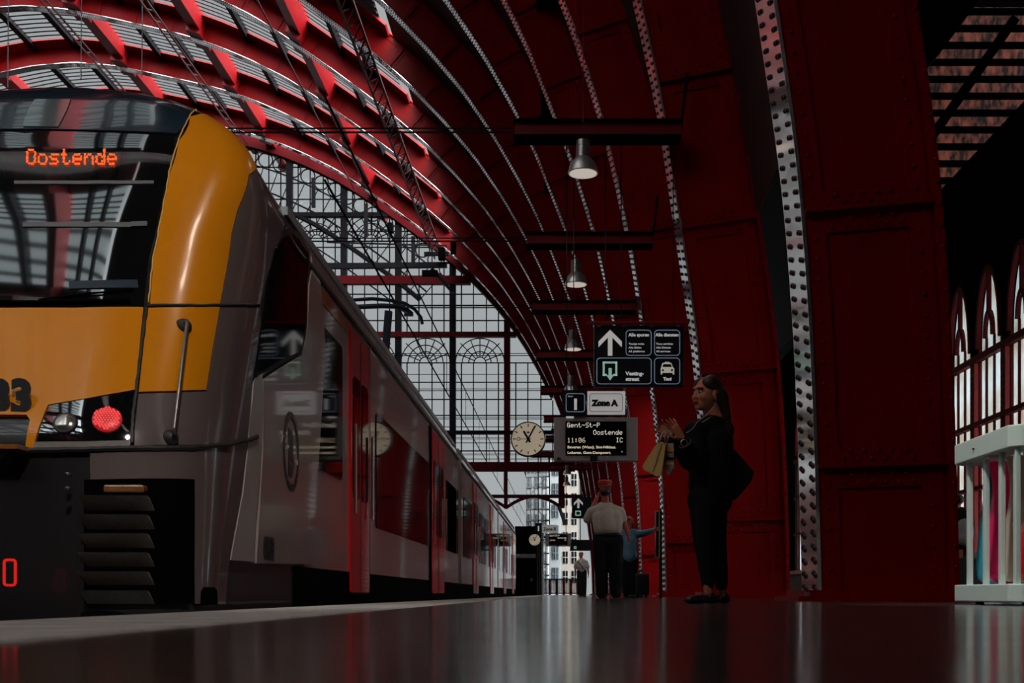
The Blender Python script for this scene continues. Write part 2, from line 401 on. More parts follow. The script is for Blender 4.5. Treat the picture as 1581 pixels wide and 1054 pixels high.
for k in range(-7, 11):
    r = bay0 if k == 0 else copy_tree(bay0)
    r.location.y = Y0+PITCH*k
    if True:                                    # unseen middle bays get darkened glass, added to dim the lower ribs
        for ch in r.children:
            if ch.name.startswith('glazing') and not ch.name.startswith('glazing_bars'):
                ch.material_slots[0].link = 'OBJECT'; ch.material_slots[0].material = DIMG if 1 <= k <= 5 else ROOFG
# ---- longitudinal lattice rails under the roof
def rail(rt, drop, wd, name, lab, th=.10, rung=1.2, deep=0):
    s = s_of_ratio(rt); x, z = C(s, -drop); m = MB(); ya, yb = 40, 100
    r = empty(name, (x, ya, z)); n = Vector((np.interp(s, ss, nx), 0, np.interp(s, ss, nz))); t_ = Vector((-n.z, 0, n.x))
    dirv = n if deep else t_
    for q in (-1, 1): MB().bar(Vector((x,ya,z))+dirv*wd/2*q, Vector((x,yb,z))+dirv*wd/2*q, th, th).build('chord', RAILM, r)
    y = ya; i = 0
    while y < yb-rung:
        p = Vector((x,y,z)); m.bar(p-dirv*wd/2, p+Vector((0,rung*(.5 if deep else 0),0))+dirv*wd/2, th*.7)
        if deep: m.bar(p+Vector((0,rung*.5,0))+dirv*wd/2, p+Vector((0,rung,0))-dirv*wd/2, th*.7)
        y += rung
    m.build('lattice_bars', RAILM, r)
    tag(r, lab, 'roof rail'); return r
RAILM = mat('rail_iron', (.12, .045, .045), .35, spec=.7)
rail(-.3457, .6, .8, 'lattice_girder', 'riveted lattice girder running lengthwise where the dark roof meets the bright red roof', .12, 1.6, 1)
rail(-.505, .25, .06, 'service_pipe', 'thin straight pipe running lengthwise under the bright red roof', .05, 5)
rail(-.69, .6, .55, 'inspection_rail', 'ladder like rail under the red roof running down to behind the yellow cab corner', .10, 1.6)
rail(-.86, .6, .45, 'inspection_rail', 'ladder like rail under the roof above the train windscreen', .10, 1.6)
# ---- end gable screen at Y = 102
G = 102.0; GS = G/F
gx = lambda px: (px-VX)*GS
gz = lambda py: CH+(HY-py)*GS
xs_dense = np.linspace(-77, 2.5, 480)
_i = np.argsort(cx); cxs, czs = cx[_i], cz[_i]
def ztop(x): return float(np.interp(x, cxs, czs))
gab = empty('wall_end', (-31.5, G, 11)); struct(gab)
posts = [-4.76*i for i in range(0, 17)]
for x in posts:
    if ztop(x) > 12: MB().box((x-.27, G-.2, 11.0 if x < 0 else gz(784)), (x+.27, G+.3, ztop(x))).build('facade_post', REDIRON if x > -6 else IRON, gab)
def xlim(z):                                   # arch span at height z
    ok = xs_dense[[ztop(x) >= z for x in xs_dense]]; return (ok[0], ok[-1]) if len(ok) else (0, 0)
for z, th, mt in ((11.2, .8, REDIRON), (14.2, .3, IRON), (22.75, .42, REDIRON), (27.5, .7, REDIRON), (33.2, .35, IRON)):
    a, b_ = xlim(z); MB().box((a, G-.35, z-th/2), (b_, G+.3, z+th/2)).build('cross_beam', mt, gab)
m = MB()
for z in (12.6, 15.7, 17.1, 18.6, 20.3, 24.0, 25.3, 26.3, 29.0, 30.4, 31.8, 34.6, 36, 37.4):
    a, b_ = xlim(z); m.box((a, G-.03, z-.05), (b_, G+.03, z+.05))
for z in (11.9, 13.3, 14.7, 19.3): 
    a, b_ = xlim(z); m.box((a, G-.02, z-.03), (b_, G+.02, z+.03))
m.build('glazing_bars', IRON, gab)
for i in range(0, 16):
    m = MB()
    c0 = -4.76*i-2.38
    for dx in (-1.62, -.57, .57, 1.62):
        x = c0+dx; zt = ztop(x)
        m.box((x-.05, G-.03, 11.2), (x+.05, G+.03, min(20.3, zt)))
        if zt > 22.8: m.box((x-.05, G-.03, 22.8), (x+.05, G+.03, zt))
    if ztop(c0) > 21:
        fans = [(20.3, 2.15)]+([(31.0, 2.1)] if ztop(c0) > 34 else [])
        for fz, R in fans:
            if fz+R > ztop(c0): continue
            for rr in (R, R*.72, R*.46, R*.24):
                pts = [(c0+rr*math.cos(math.pi*k/16), G, fz+rr*math.sin(math.pi*k/16)) for k in range(17)]
                m.tube(pts, .05, 5)
            for k in range(1, 8):
                a = math.pi*k/8; m.bar((c0+R*.24*math.cos(a), G, fz+R*.24*math.sin(a)), (c0+R*(1.12 if k in (2,6) else 1)*math.cos(a), G, fz+R*(1.12 if k in (2,6) else 1)*math.sin(a)), .08)
    m.build('window_tracery', IRON, gab)
m = MB()                                        # arcs and rings under the roof edge
mband = MB()
def under(d, th):
    pts = []
    for s in np.arange(s_of_ratio(-.33), SMAX-30, 1.0): x, z = C(s, -d); pts.append((x, G-.15, z))
    m.tube(pts, th, 5)
under(.1, .12)
strip(mband, s_of_ratio(-.05), SMAX, -.12, 1.5, G-.4, G+.4, ds=1); mband.build('arch_band', REDIRON, gab); under(1.5, .07); under(3.4, .08); under(4.3, .22); under(6.0, .07)
s = s_of_ratio(-.33)
while s < SA+10:
    x, z = C(s, -.8); m.tube([(x+.62*math.cos(2*math.pi*k/14), G-.15, z+.62*math.sin(2*math.pi*k/14)) for k in range(15)], .06, 5, cap=False)
    x1, z1 = C(s, -1.5); x2, z2 = C(s, -4.3); m.bar((x1,G-.15,z1),(x2,G-.15,z2), .07); s += 1.35
m.build('arch_tracery', IRON, gab)
PANE = glass('facade_glass', (.985, .99, .99), .985, .1)
m = MB()
for i in range(16):
    a, b_ = -4.76*i-4.76, -4.76*i
    n = 6; pts = [(a, 11.2), (b_, 11.2)]+[(b_-(b_-a)*k/n, ztop(b_-(b_-a)*k/n)) for k in range(n+1)]
    m.prism([(x, G+.1, z) for x, z in pts], (0, .02, 0))
m.build('glazing', PANE, gab)
# portal arcs under the main beam
m = MB(); x0 = gx(781); x1 = gx(868)
for q in range(-8, 1):
    a, b_ = x0+4.87*q, x1+4.87*q
    pts = [(a+(b_-a)*k/12, G, gz(784)+(gz(766)-gz(784))*(1-abs(2*k/12-1)**1.8)) for k in range(13)]
    m.tube(pts, .16, 6); m.box((a-.16, G-.16, gz(784)), (a+.16, G+.16, 11.2))
m.box((-42, G-.15, gz(766)-.15), (2.4, G+.15, gz(766)+.15))
m.build('portal_frame', REDIRON, gab)
# ---- back wall behind the camera and the far (left) side wall
struct(MB().box((-80, -49.6, -.9), (17, -49.2, 43)).build('wall_back', MATTE))
struct(MB().box((-80.2, -50, -.9), (-79.8, 102, 6)).build('wall_left', MATTE))
# ---- right side wall of the aisle with pointed windows (plane X = 6.5)
XW = 6.5
wr = empty('wall_right', (XW, 20, 0)); struct(wr)
PLAST = mat('aisle_grey_plinth', (.10, .105, .11), .8, noise=.3, nscale=40)
MB().box((XW, -12, 0), (XW+.3, 100, .62)).build('plinth', PLAST, wr)
MB().box((XW-.06, -12, .62), (XW+.3, 100, .72)).build('sill', mat('sill_stone', (.42,.36,.28), .7), wr)
MB().box((XW, -12, 5.9), (XW+.3, 100, 7.0)).build('lintel', MATTE, wr)
PW = 1.28
PINKRED = mat('weathered_red_paint', (.14, .012, .012), .6, noise=.3, nscale=20, spec=.1)
WINC = mat('window_reveal', (.34, .20, .13), .7, noise=.2, nscale=5)
PALEGL = bpy.data.materials.new('diffusing_pale_glass'); PALEGL.use_nodes = True; t = PALEGL.node_tree; t.nodes.clear()  # pale translucent panes, made so daylight behind sets them glowing
_tl = t.nodes.new('ShaderNodeBsdfTranslucent'); _no = t.nodes.new('ShaderNodeTexNoise'); _no.inputs['Scale'].default_value = 1.3; _rp = t.nodes.new('ShaderNodeValToRGB')
_rp.color_ramp.elements[0].position = .35; _rp.color_ramp.elements[0].color = (.40, .36, .31, 1); _rp.color_ramp.elements[1].position = .65; _rp.color_ramp.elements[1].color = (.62, .68, .70, 1)
_ou = t.nodes.new('ShaderNodeOutputMaterial'); _tc = t.nodes.new('ShaderNodeTexCoord'); t.links.new(_tc.outputs['Object'], _no.inputs['Vector'])
t.links.new(_no.outputs['Fac'], _rp.inputs[0]); t.links.new(_rp.outputs[0], _tl.inputs[0]); t.links.new(_tl.outputs[0], _ou.inputs[0])
def make_winbay():
    r = empty('window_1', (XW, 0, .72)); struct(r)
    y0, y1 = 0, PW; h0, h1 = .72, 5.9
    m = MB().box((XW-.02, y0-.09, h0), (XW+.14, y0+.09, 3.70)); m.build('post', PINKRED, r)
    m = MB(); z = h0+.05
    while z < 3.65:
        for yy in (-.055, .055): rivet(m, (XW-.02, yy, z), (0,1,0), (0,0,1), (-1,0,0), .014, .012)
        z += .1
    o = m.build('post_rivet', IRON, r); o['kind'] = 'stuff'
    # spandrel wall with a pointed opening above the transom
    a, b_ = y0+.16, y1-.16; mid = (a+b_)/2; H = 5.05; pts = []
    for k in range(11):
        u = k/10; pts.append((a+(mid-a)*(1-math.cos(u*math.pi/2)), 3.9+(H-3.9)*math.sin(u*math.pi/2)))
    arc = pts+[(a+b_-y, z) for y, z in pts[-2::-1]]
    m = MB(); o0 = len(m.v)
    for y, z in arc: m.v += [Vector((XW+.02, y, z)), Vector((XW+.02, y, h1)), Vector((XW+.28, y, z)), Vector((XW+.28, y, h1))]
    for k in range(len(arc)-1):
        q = 4*k; m.f += [(q, q+4, q+5, q+1), (q+2, q+3, q+7, q+6), (q, q+2, q+6, q+4)]
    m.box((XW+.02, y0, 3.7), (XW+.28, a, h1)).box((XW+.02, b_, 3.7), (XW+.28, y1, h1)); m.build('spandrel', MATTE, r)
    m = MB()
    for yy in (a+.02, mid-.16, mid+.16, b_-.02): m.box((XW+.02, yy-.022, h0), (XW+.05, yy+.022, 3.9 if yy < a+.1 or yy > b_-.1 else 4.0))
    for k in range(len(arc)-1):
        m.bar((XW+.01, arc[k][0], arc[k][1]), (XW+.01, arc[k+1][0], arc[k+1][1]), .07)
    ii = [(mid+.16*math.cos(math.pi*k/8), 4.0+.38*math.sin(math.pi*k/8)) for k in range(9)]
    for k in range(8): m.bar((XW+.01, *ii[k]), (XW+.01, *ii[k+1]), .06)
    m.bar((XW+.01, mid, 4.38), (XW+.01, mid, H), .06); m.build('window_frame', mat('window_frame_red', (.11,.005,.006), .6, spec=.1), r)
    m = MB()
    for z, th in ((3.74, .10), (2.72, .07), (1.72, .06)): m.box((XW-.05, y0, z-th/2), (XW+.05, y1, z+th/2))
    m.build('transom', MATS['window_frame_red'], r)
    m = MB().box((XW+.08, a, h0), (XW+.09, b_, 3.9)); m.prism([(XW+.08, y, z) for y, z in arc], (.01, 0, 0))
    m.build('pane', PALEGL, r)
    return r
wb = make_winbay(); n_ = 0
for k in (1, 2, 3, 4, 5, 12, 13, 14, 15):
    r = wb if k == 1 else copy_tree(wb)
    r.location.y = 12.0+PW*k
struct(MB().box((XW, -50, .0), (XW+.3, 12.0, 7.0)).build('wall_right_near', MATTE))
for ka, kb_ in ((0, 1), (6, 12)): struct(MB().box((XW, 12.0+PW*ka, .72), (XW+.3, 12.0+PW*kb_, 5.9)).build('wall_right_blackout', MATTE))  # unseen dark boards in place of windows, added to cut aisle light
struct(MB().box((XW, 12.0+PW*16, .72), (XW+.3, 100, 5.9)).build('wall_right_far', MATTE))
struct(MB().box((6.6, -50, -.9), (60, 175, -.5)).build('floor_street', mat('street_paving', (.3,.3,.3), .8)))
# unseen dark wall added across the street side to block sky light
struct(MB().box((6.8, 9.6, -.5), (17, 10, 19)).build('wall_light_block', MATTE))
# louvred screen above the aisle wall
lv = empty('wall_louvre', (9, 26, 6)); struct(lv)
BRK = mat('streaked_red_brick', (.30, .07, .04), .8, noise=.93, nscale=2.2, stretch=(3.2, 1, 1.3))  # brick red with random pale streaks
_n = BRK.node_tree; _x = [n for n in _n.nodes if n.type == 'TEX_NOISE'][0]; _q = _n.nodes.new('ShaderNodeMapRange'); _q.inputs['From Min'].default_value = .38; _q.inputs['From Max'].default_value = .64
for _l in list(_x.outputs['Fac'].links): _s = _l.to_socket; _n.links.remove(_l); _n.links.new(_x.outputs['Fac'], _q.inputs['Value']); _n.links.new(_q.outputs[0], _s)
MB().box((6.6, 27.2, 6.6), (17, 27.5, 16)).build('brick_backing', BRK, lv)
m = MB()
for k in range(16): m.box((6.4, 25.5, 7.2+.37*k), (17, 25.56, 7.2+.37*k+.14))
m.build('louvre_slats', MATTE, lv)
MB().bar(P(1438, 212, 25.2), P(1566, 30, 25.2), .2, .2).box(tuple(P(1541, 420, 25.2)), tuple(P(1573, 205, 25.4))).build('brace', MATTE, lv)
MB().box((6.0, 25.6, 13.1), (17, 25.9, 19)).prism([(6.0, 25.3, 19), (6.0, 25.3, 9.3), (8.2, 25.3, 11.8), (9.4, 25.3, 13.4), (9.8, 25.3, 19)], (0, .3, 0)).build('valance', MATTE, lv)
struct(MB().box((-.8, -50, 19), (18, 25.3, 19.3)).box((4.6, 25.2, 12.6), (4.8, 28.7, 19.3)).box((-.8, 25.2, 19), (4.8, 28.7, 19.3)).box((-.8, 28.6, 19), (18, 108, 19.3)).build('ceiling_light_lid', MATTE))  # unseen lid added over the aisle to shut out sky light
struct(MB().box((6.5, -50, 6.9), (8.2, 25.2, 7.0)).box((6.5, 27.6, 6.9), (8.2, 100, 7.0)).box((6.5, -50, 6.9), (13, 10, 7.0)).box((6.5, 50, 6.9), (13, 100, 7.0)).box((13, -50, 6.9), (17, 25.2, 7.0)).build('ceiling_light_cover', MATTE))  # unseen cover added over the street to stop light spilling in
struct(MB().box((17, -50, 5.9), (17.3, 25.0, 19)).box((17, 28.8, 5.9), (17.3, 100, 19)).build('wall_light_screen', MATTE))  # unseen high wall added on the right to close off stray light
# ================================================================ THE TRAIN
TXC, TW = -3.25, 1.35; TX = TXC+TW                 # centre line, half width, platform-side face X = -1.9
TZC, TB, TM, TN = 2.492, .867, 2.32, 4.3; TTOP = TZC+TB
zz = np.linspace(-.9, TTOP, 500)
yfA = np.interp(zz, [-.9,0,.9,1.7,2.3,2.85,3.26,TTOP], [6.0,5.9,5.95,6.38,6.72,7.06,7.42,7.58])
ycA = np.interp(zz, [-.9,0,.26,1.44,2.08,2.65,TTOP], [6.3,6.45,6.55,7.32,7.72,7.68,7.84])
yfA = gs(yfA, 41); ycA = gs(ycA, 41)
def tsurf(u, z):
    """u in -pi/2..pi/2 round the nose, beyond that straight back along the side (1 m per unit)"""
    z = min(z, TTOP-1e-4); yf = float(np.interp(z, zz, yfA)); yc = float(np.interp(z, zz, ycA)); yc = max(yc, yf+.2)
    w_ = TW*(max(0, 1-(max(z-TZC, 0)/TB)**TM))**(1/TM)
    sg = 1 if u >= 0 else -1; a = abs(u)
    if a <= math.pi/2: x = w_*math.sin(a)**(2/TN); y = yc-(yc-yf)*max(0, math.cos(a))**(2/TN)
    else: x = w_; y = yc+(a-math.pi/2)
    k = min(1, max(0, (y-7.4)/1.1)); k = k*k*(3-2*k)
    return Vector((TXC+sg*x, y, z-.045*max(0, z-1.5)*k))
def uu(k): return math.pi/2*(k if k < 0 else k)
US = [math.pi/2*(1-(1-k/40)**1.0) for k in range(41)]
# even spacing of the superellipse: use remapped angle so that both ends are well sampled
def remap(t):                                       # t 0..1 -> u 0..pi/2, dense near both ends
    return math.pi/2*(t**2*(3-2*t)*.75+.25*t) if False else math.pi/2*t
def tgrid():
    us = []
    for k in range(0, 33): us.append(math.pi/2*(1-math.cos(math.pi*k/32))/2)
    us = [-u for u in us[:0:-1]]+us
    us = [-(math.pi/2+v) for v in (5, 3, 1.5, .7, .3, .1)]+us+[math.pi/2+v for v in (.1, .3, .7, 1.5, 3, 5)]
    zs = list(np.linspace(-.8, TZC, 70))+[TZC+TB*math.sin(a) for a in np.linspace(.04, 1.54, 36)]
    return us, zs
GU, GZ = tgrid()
gv = [tsurf(u, z) for z in GZ for u in GU]; nu_ = len(GU)
gf = [(j*nu_+i, j*nu_+i+1, (j+1)*nu_+i+1, (j+1)*nu_+i) for j in range(len(GZ)-1) for i in range(nu_-1)]
TBV = BVHTree.FromPolygons(gv, gf)
def hit(px, py):
    """front/side surface parameters of the train seen at a pixel of the photograph"""
    o = Vector((0, 0, CH)); d = (P(px, py, 1)-o).normalized()
    loc, n, i, dist = TBV.ray_cast(o, d)
    if loc is None: loc, n, i, dist = TBV.find_nearest(P(px, py, 7.4))
    j, k = divmod(i, nu_-1); best = None
    # refine (u, z) inside the grid cell
    u0, u1, z0, z1 = GU[k], GU[k+1], GZ[j], GZ[j+1]
    for a in range(13):
        for b_ in range(13):
            u = u0+(u1-u0)*a/12; z = z0+(z1-z0)*b_/12; q = (tsurf(u, z)-loc).length
            if best is None or q < best[0]: best = (q, u, z)
    return best[1], best[2]
def tnorm(u, z):
    z = min(z, TTOP-.02); e = .004
    a = tsurf(u+e, z)-tsurf(u-e, z); b_ = tsurf(u, z+e)-tsurf(u, z-e); n = a.cross(b_)
    if n.length < 1e-12: return Vector((0, -1, 0))
    n.normalize(); return n
def su(u):   # stretch parameter so that arc length is roughly even for triangulation
    s_ = 1 if u >= 0 else -1; a = abs(u)
    if a >= math.pi/2: return s_*(2.3+(a-math.pi/2))
    return s_*2.3*_al(a)
_t = np.linspace(0, math.pi/2, 400); _x = TW*np.sin(_t)**(2/TN); _y = 1.15*(1-np.cos(_t)**(2/TN)); _l = np.r_[0, np.cumsum(np.hypot(np.diff(_x), np.diff(_y)))]; _l /= _l[-1]
def _al(a): return float(np.interp(a, _t, _l))
def inv_su(s):
    s_ = 1 if s >= 0 else -1; a = abs(s)
    return s_*(math.pi/2+(a-2.3)) if a >= 2.3 else s_*float(np.interp(a/2.3, _l, _t))
def patch(name, outline, m, parent, off=.012, grid=.045, depth=.03, mirror=False, smooth=True, uz=None, dens=.03):
    """a shell panel of the nose: outline in photo pixels (or ('uz', s, z)), draped on the train's surface"""
    pts = []
    for p in outline:
        if p[0] == 'uz': pts.append((p[1], p[2]))
        else:
            u, z = hit(*p); pts.append((su(u), z))
    if mirror: pts = [(-a, b_) for a, b_ in pts]
    ring_ = []
    for i, a in enumerate(pts):
        b_ = pts[(i+1) % len(pts)]; n = max(1, int(math.hypot(b_[0]-a[0], b_[1]-a[1])/dens))
        for k in range(n): ring_.append((a[0]+(b_[0]-a[0])*k/n, a[1]+(b_[1]-a[1])*k/n))
    R = len(ring_); s0 = min(p[0] for p in ring_); s1 = max(p[0] for p in ring_); z0 = min(p[1] for p in ring_); z1 = max(p[1] for p in ring_)
    inner = []
    def inside(x, y):
        c = False; j = R-1
        for i in range(R):
            xi, yi = ring_[i]; xj, yj = ring_[j]
            if (yi > y) != (yj > y) and x < (xj-xi)*(y-yi)/(yj-yi)+xi: c = not c
            j = i
        return c
    nx_ = int((s1-s0)/grid)+1; nz_ = int((z1-z0)/grid)+1
    for a in range(nx_+1):
        for b_ in range(nz_+1):
            x = s0+(s1-s0)*a/nx_+1e-4; y = z0+(z1-z0)*b_/nz_+1e-4
            if inside(x, y) and min((x-q[0])**2+(y-q[1])**2 for q in ring_) > (grid*.35)**2: inner.append((x, y))
    vv = [Vector(p) for p in ring_+inner]
    out = delaunay_2d_cdt(vv, [], [list(range(R))], 1, 1e-5)
    V2, E2, F2 = out[0], out[1], out[2]
    vs = []; bt = []
    for p in V2:
        u = inv_su(p[0]); q = tsurf(u, p[1]); n = tnorm(u, p[1]); vs.append(q+n*off); bt.append(q+n*(off-depth))
    cnt = {}
    for f in F2:
        for i in range(len(f)):
            k = (f[i], f[(i+1) % len(f)]); cnt[k] = cnt.get(k, 0)+1
    mb = MB(); N = len(vs); mb.v = vs+bt; mb.f = [tuple(f) for f in F2]
    for (a, b_) in list(cnt):
        if (b_, a) not in cnt: mb.f.append((b_, a, N+a, N+b_))
    o = mb.build(name, m, parent, smooth=True)
    o.data.set_sharp_from_angle(angle=math.radians(50)); return o
train = empty('passenger_train', (TXC, 7.0, -.9))
tag(train, 'long grey, yellow and red passenger train standing at the left platform edge', 'train')
# dark under-shell carrying the panels
mb = MB(); mb.v = [tsurf(u, z)-tnorm(u, z)*.01 for z in GZ for u in GU if True]; mb.f = gf
shell = mb.build('cab_shell', mat('nose_dark_paint', (.012,.010,.011), .35, coat=.3), train, smooth=True)
xm = lambda x: ('uz', 0.0, x)
z_at = lambda px, py: hit(px, py)[1]
# windscreen and roof cowl (both reach the centre line; a mirrored twin closes the hidden half)
def both(name, outl, m, **k):
    patch(name, outl, m, train, **k); patch(name, outl, m, train, mirror=True, **k)
zt = z_at(20, 203); zb_ = z_at(20, 473)
both('windscreen', [xm(zb_), (100, 473), (222, 474), (231, 400), (242, 350), (255, 285), (270, 212), (170, 206), (60, 203), xm(zt)], GLASSB, off=.006)
zr = TTOP-.02
ut = [('uz', s, TTOP-.01) for s in (2.3, 1.7, 1.0, .5, 0)]
patch('roof_cowl', [xm(zt+.012), (60, 201), (170, 204), (272, 209), (290, 178), (303, 169)]+[('uz', 2.0, 3.12), ('uz', 2.3, 3.2)]+ut, NAVY, train, off=.012, dens=.05, grid=.06)
patch('roof_cowl', [xm(zt+.012), (60, 201), (170, 204), (272, 209), (290, 178), (303, 169)]+[('uz', 2.0, 3.12), ('uz', 2.3, 3.2)]+ut, NAVY, train, off=.012, mirror=True, dens=.05, grid=.06)
patch('roof_hatch', [(38, 199), (55, 157), (110, 157), (92, 199)], mat('hatch_glass', (.10,.14,.15), .06, coat=1), train, off=.018)
fr = [(31, 201), (51, 154), (114, 154), (95, 201)]
# yellow shell beside the windscreen, its top curling over the shoulder
ua = hit(304, 172); ub = hit(400, 256)
patch('yellow_pillar', [(231, 473), (238, 400), (248, 350), (262, 271), (276, 222), (292, 184), ('uz', su(ua[0]), 3.10), ('uz', su(ua[0])+.12, 3.12), ('uz', su(ub[0])-.05, 2.93), ('uz', su(ub[0])+.03, 2.74), (392, 262), (381, 271), (364, 325), (354, 362), (349, 400), (336, 473)], YEL, train, off=.016)
patch('yellow_pillar', [(231, 473), (238, 400), (248, 350), (262, 271), (276, 222), (292, 184), ('uz', su(ua[0]), 3.10), ('uz', su(ua[0])+.12, 3.12), ('uz', su(ub[0])-.05, 2.93), ('uz', su(ub[0])+.03, 2.74), (392, 262), (381, 271), (364, 325), (354, 362), (349, 400), (336, 473)], YEL, train, off=.016, mirror=True)
patch('corner_panel', [(338, 473), (351, 400), (356, 362), (366, 325), (383, 272), (393, 263), ('uz', su(ub[0])+.35, 2.70), (436, 345), (424, 380), (410, 420), (403, 445), (397, 469), (366, 471)], GREY, train, off=.016)
patch('corner_panel', [(338, 473), (351, 400), (356, 362), (366, 325), (383, 272), (393, 263), ('uz', su(ub[0])+.35, 2.70), (436, 345), (424, 380), (410, 420), (403, 445), (397, 469), (366, 471)], GREY, train, off=.016, mirror=True)
# lower yellow apron with its black recess
z642 = z_at(10, 642)
both('yellow_apron', [xm(z_at(20, 478)), (120, 478), (222, 477), (216, 540), (208, 604), (140, 616), (76, 627), (64, 658), (53, 692), (41, 692), (48, 650), (43, 643), (10, 642), xm(z642)], YEL, off=.016)
lamp_ol = [(77, 629), (140, 618), (208, 607), (203, 650), (198, 681), (130, 682), (58, 683)]
both('headlight_housing', lamp_ol, GLASSB, off=.014)
both('headlight_trim', [(56, 684), (130, 683), (198, 682), (198, 691), (130, 691), (54, 692)], DGREY, off=.022)
patch('yellow_corner', [(228, 478), (280, 477), (336, 475), (325, 540), (315, 603), (265, 606), (214, 608), (221, 540)], YEL, train, off=.016)
patch('yellow_corner', [(228, 478), (280, 477), (336, 475), (325, 540), (315, 603), (265, 606), (214, 608), (221, 540)], YEL, train, off=.016, mirror=True)
lowc = [(214, 611), (265, 609), (317, 606), (327, 540), (338, 476), (396, 474), (400, 500), (386, 582), (378, 676), (345, 683), (290, 688), (208, 689), (210, 650)]
patch('lower_corner_panel', lowc, GREY, train, off=.016); patch('lower_corner_panel', lowc, GREY, train, off=.016, mirror=True)
LITE = mat('corner_reflection_pale', (.55, .50, .49), .15, coat=.5)  # pale tone paints in the reflection on the curved cab corner
zr1 = hit(380, 676); zb1 = hit(352, 866)
patch('corner_reflection_strip', [(389, 584), (402, 578), (404, 620), (402, 670), (398, 740), (392, 800), (390, 868), (353, 865), (372, 760), (381, 676), (387, 610)], LITE, train, off=.014)
patch('cab_side_panel', [(404, 585), (463, 549), (474, 440), (478, 394), (468, 372), (456, 354), (450, 346), (482, 392), (482, 872), (393, 868), (404, 700)], SIDE, train, off=.012)
# bumper skirt under the seam, and the dark equipment box with louvres
patch('bumper_skirt', [(140, 700), (208, 697), (290, 696), (345, 690), (379, 683), (370, 760), (351, 866), (345, 932), (300, 932), (298, 742), (140, 740)], GREY, train, off=.012)
patch('bumper_skirt', [(140, 700), (208, 697), (290, 696), (345, 690), (379, 683), (370, 760), (351, 866), (345, 932), (300, 932), (298, 742), (140, 740)], GREY, train, off=.012, mirror=True)
patch('equipment_cover', [(131, 741), (296, 741), (296, 925), (290, 932), (131, 932)], MATTE, train, off=.02)
for k in range(6):
    y0 = 766+29*k
    yy = 5.90; a = P(130, y0, 5.86); b_ = P(233, y0+21, 5.86)
    mb = MB(); mb.add([(a.x, 5.78, a.z), (b_.x, 5.80, a.z), (b_.x, 5.84, a.z-.008), (a.x, 5.82, a.z-.008), (a.x, 5.90, b_.z), (b_.x, 5.92, b_.z)],
        [(0,1,2,3),(3,2,5,4),(0,3,4),(1,5,2),(0,4,5,1)])
    mb.build('louvre', DGREY, train)
a = P(160, 748, 5.84); b_ = P(222, 760, 5.84)
mk = MB().box((a.x, 5.83, b_.z), (b_.x, 5.9, a.z)).build('marker_lamp', mat('amber_lens', (.30,.11,.03), .2, coat=1, noise=.5, nscale=40), train, bevel=.01)
a = P(0, 686, 5.8); b_ = P(30, 693, 5.8); MB().box((a.x-.3, 5.78, b_.z), (b_.x, 5.9, a.z)).build('number_lamp', MATS['amber_lens'], train)
for yy in (733, 755):
    p = P(107, yy, 5.85); MB().lathe(p, [(.012,0),(.012,.03),(.006,.036)], 10, 'y').build('bolt', STEEL, train)
m = MB(); 
REDL = mat('red_self_glow', (.6,.01,.01), .4, emit=(1,.02,.01), es=.5)  # red glow put into the colour of coupler handle and door button
m = MB(); ring(m, P(5,0,5.6).x, P(0,905,5.6).z, P(26,0,5.6).x, P(0,862,5.6).z, 5.6, .012, .02); m.build('coupler_handle', REDL, train)
MB().box((TXC-.22, 5.3, -.35), (TXC+.22, 6.1, .02)).lathe((TXC, 5.35, -.16), [(.17,0),(.17,.18),(.1,.22)], 16, 'y').build('coupler', MATTE, train)
patch('step_recess', [(306, 934), (307, 912), (311, 906), (326, 906), (330, 912), (331, 934)], MATTE, train, off=.02)
# head and tail lamps
def lampdisc(px, py, rpx, name, m, rim, cells=0):
    u, z = hit(px, py); q = tsurf(u, z); n = tnorm(u, z); c = q+n*.016
    r = rpx*c.y/F; zax = n; xax = Vector((0,0,1)).cross(zax).normalized(); yax = zax.cross(xax)
    def disc(rad, h0, h1, dome=0, c0=c, seg=28):
        mb = MB(); o = []
        for rr, hh in ((rad, h0), (rad, h1), (rad*.7, h1+dome*.7), (rad*.35, h1+dome)):
            mb.v += [c0+(xax*math.cos(2*math.pi*k/seg)+yax*math.sin(2*math.pi*k/seg))*rr+zax*hh for k in range(seg)]
        for j in range(3):
            for k in range(seg): mb.f.append((j*seg+k, j*seg+(k+1)%seg, (j+1)*seg+(k+1)%seg, (j+1)*seg+k))
        mb.f.append(tuple(range(3*seg, 4*seg))); return mb
    o = disc(r, -.02, .004, .012).build(name, m, train, smooth='auto')
    if rim:
        rg = MB().tube([c+(xax*math.cos(2*math.pi*k/28)+yax*math.sin(2*math.pi*k/28))*r for k in range(29)], .008, 6, False).build('rim', RUB, o)
    if cells:
        mb = MB(); k = 0
        for j in range(-5, 6):
            for i in range(-5, 6):
                X = (i+.5*(j % 2))*r*.2; Y_ = j*r*.175
                if math.hypot(X, Y_) < r*.9: mb.ell(c+xax*X+yax*Y_+zax*.014, (r*.085, r*.085, r*.085), nu=6, nv=4)
        mb.build('light_cell', mat('red_light_cell', (.9,.2,.2), .3, emit=(1,.07,.07), es=.6), o)
    return o
HL = mat('lamp_reflector', (.55,.5,.45), .15, metal=.9, noise=.7, nscale=14)
lampdisc(102, 655, 16, 'headlight_lens', HL, True)
lampdisc(166, 650, 22, 'tail_light', mat('red_tail_lens', (.3,.01,.015), .3, emit=(1,.02,.03), es=.22), False, 1)
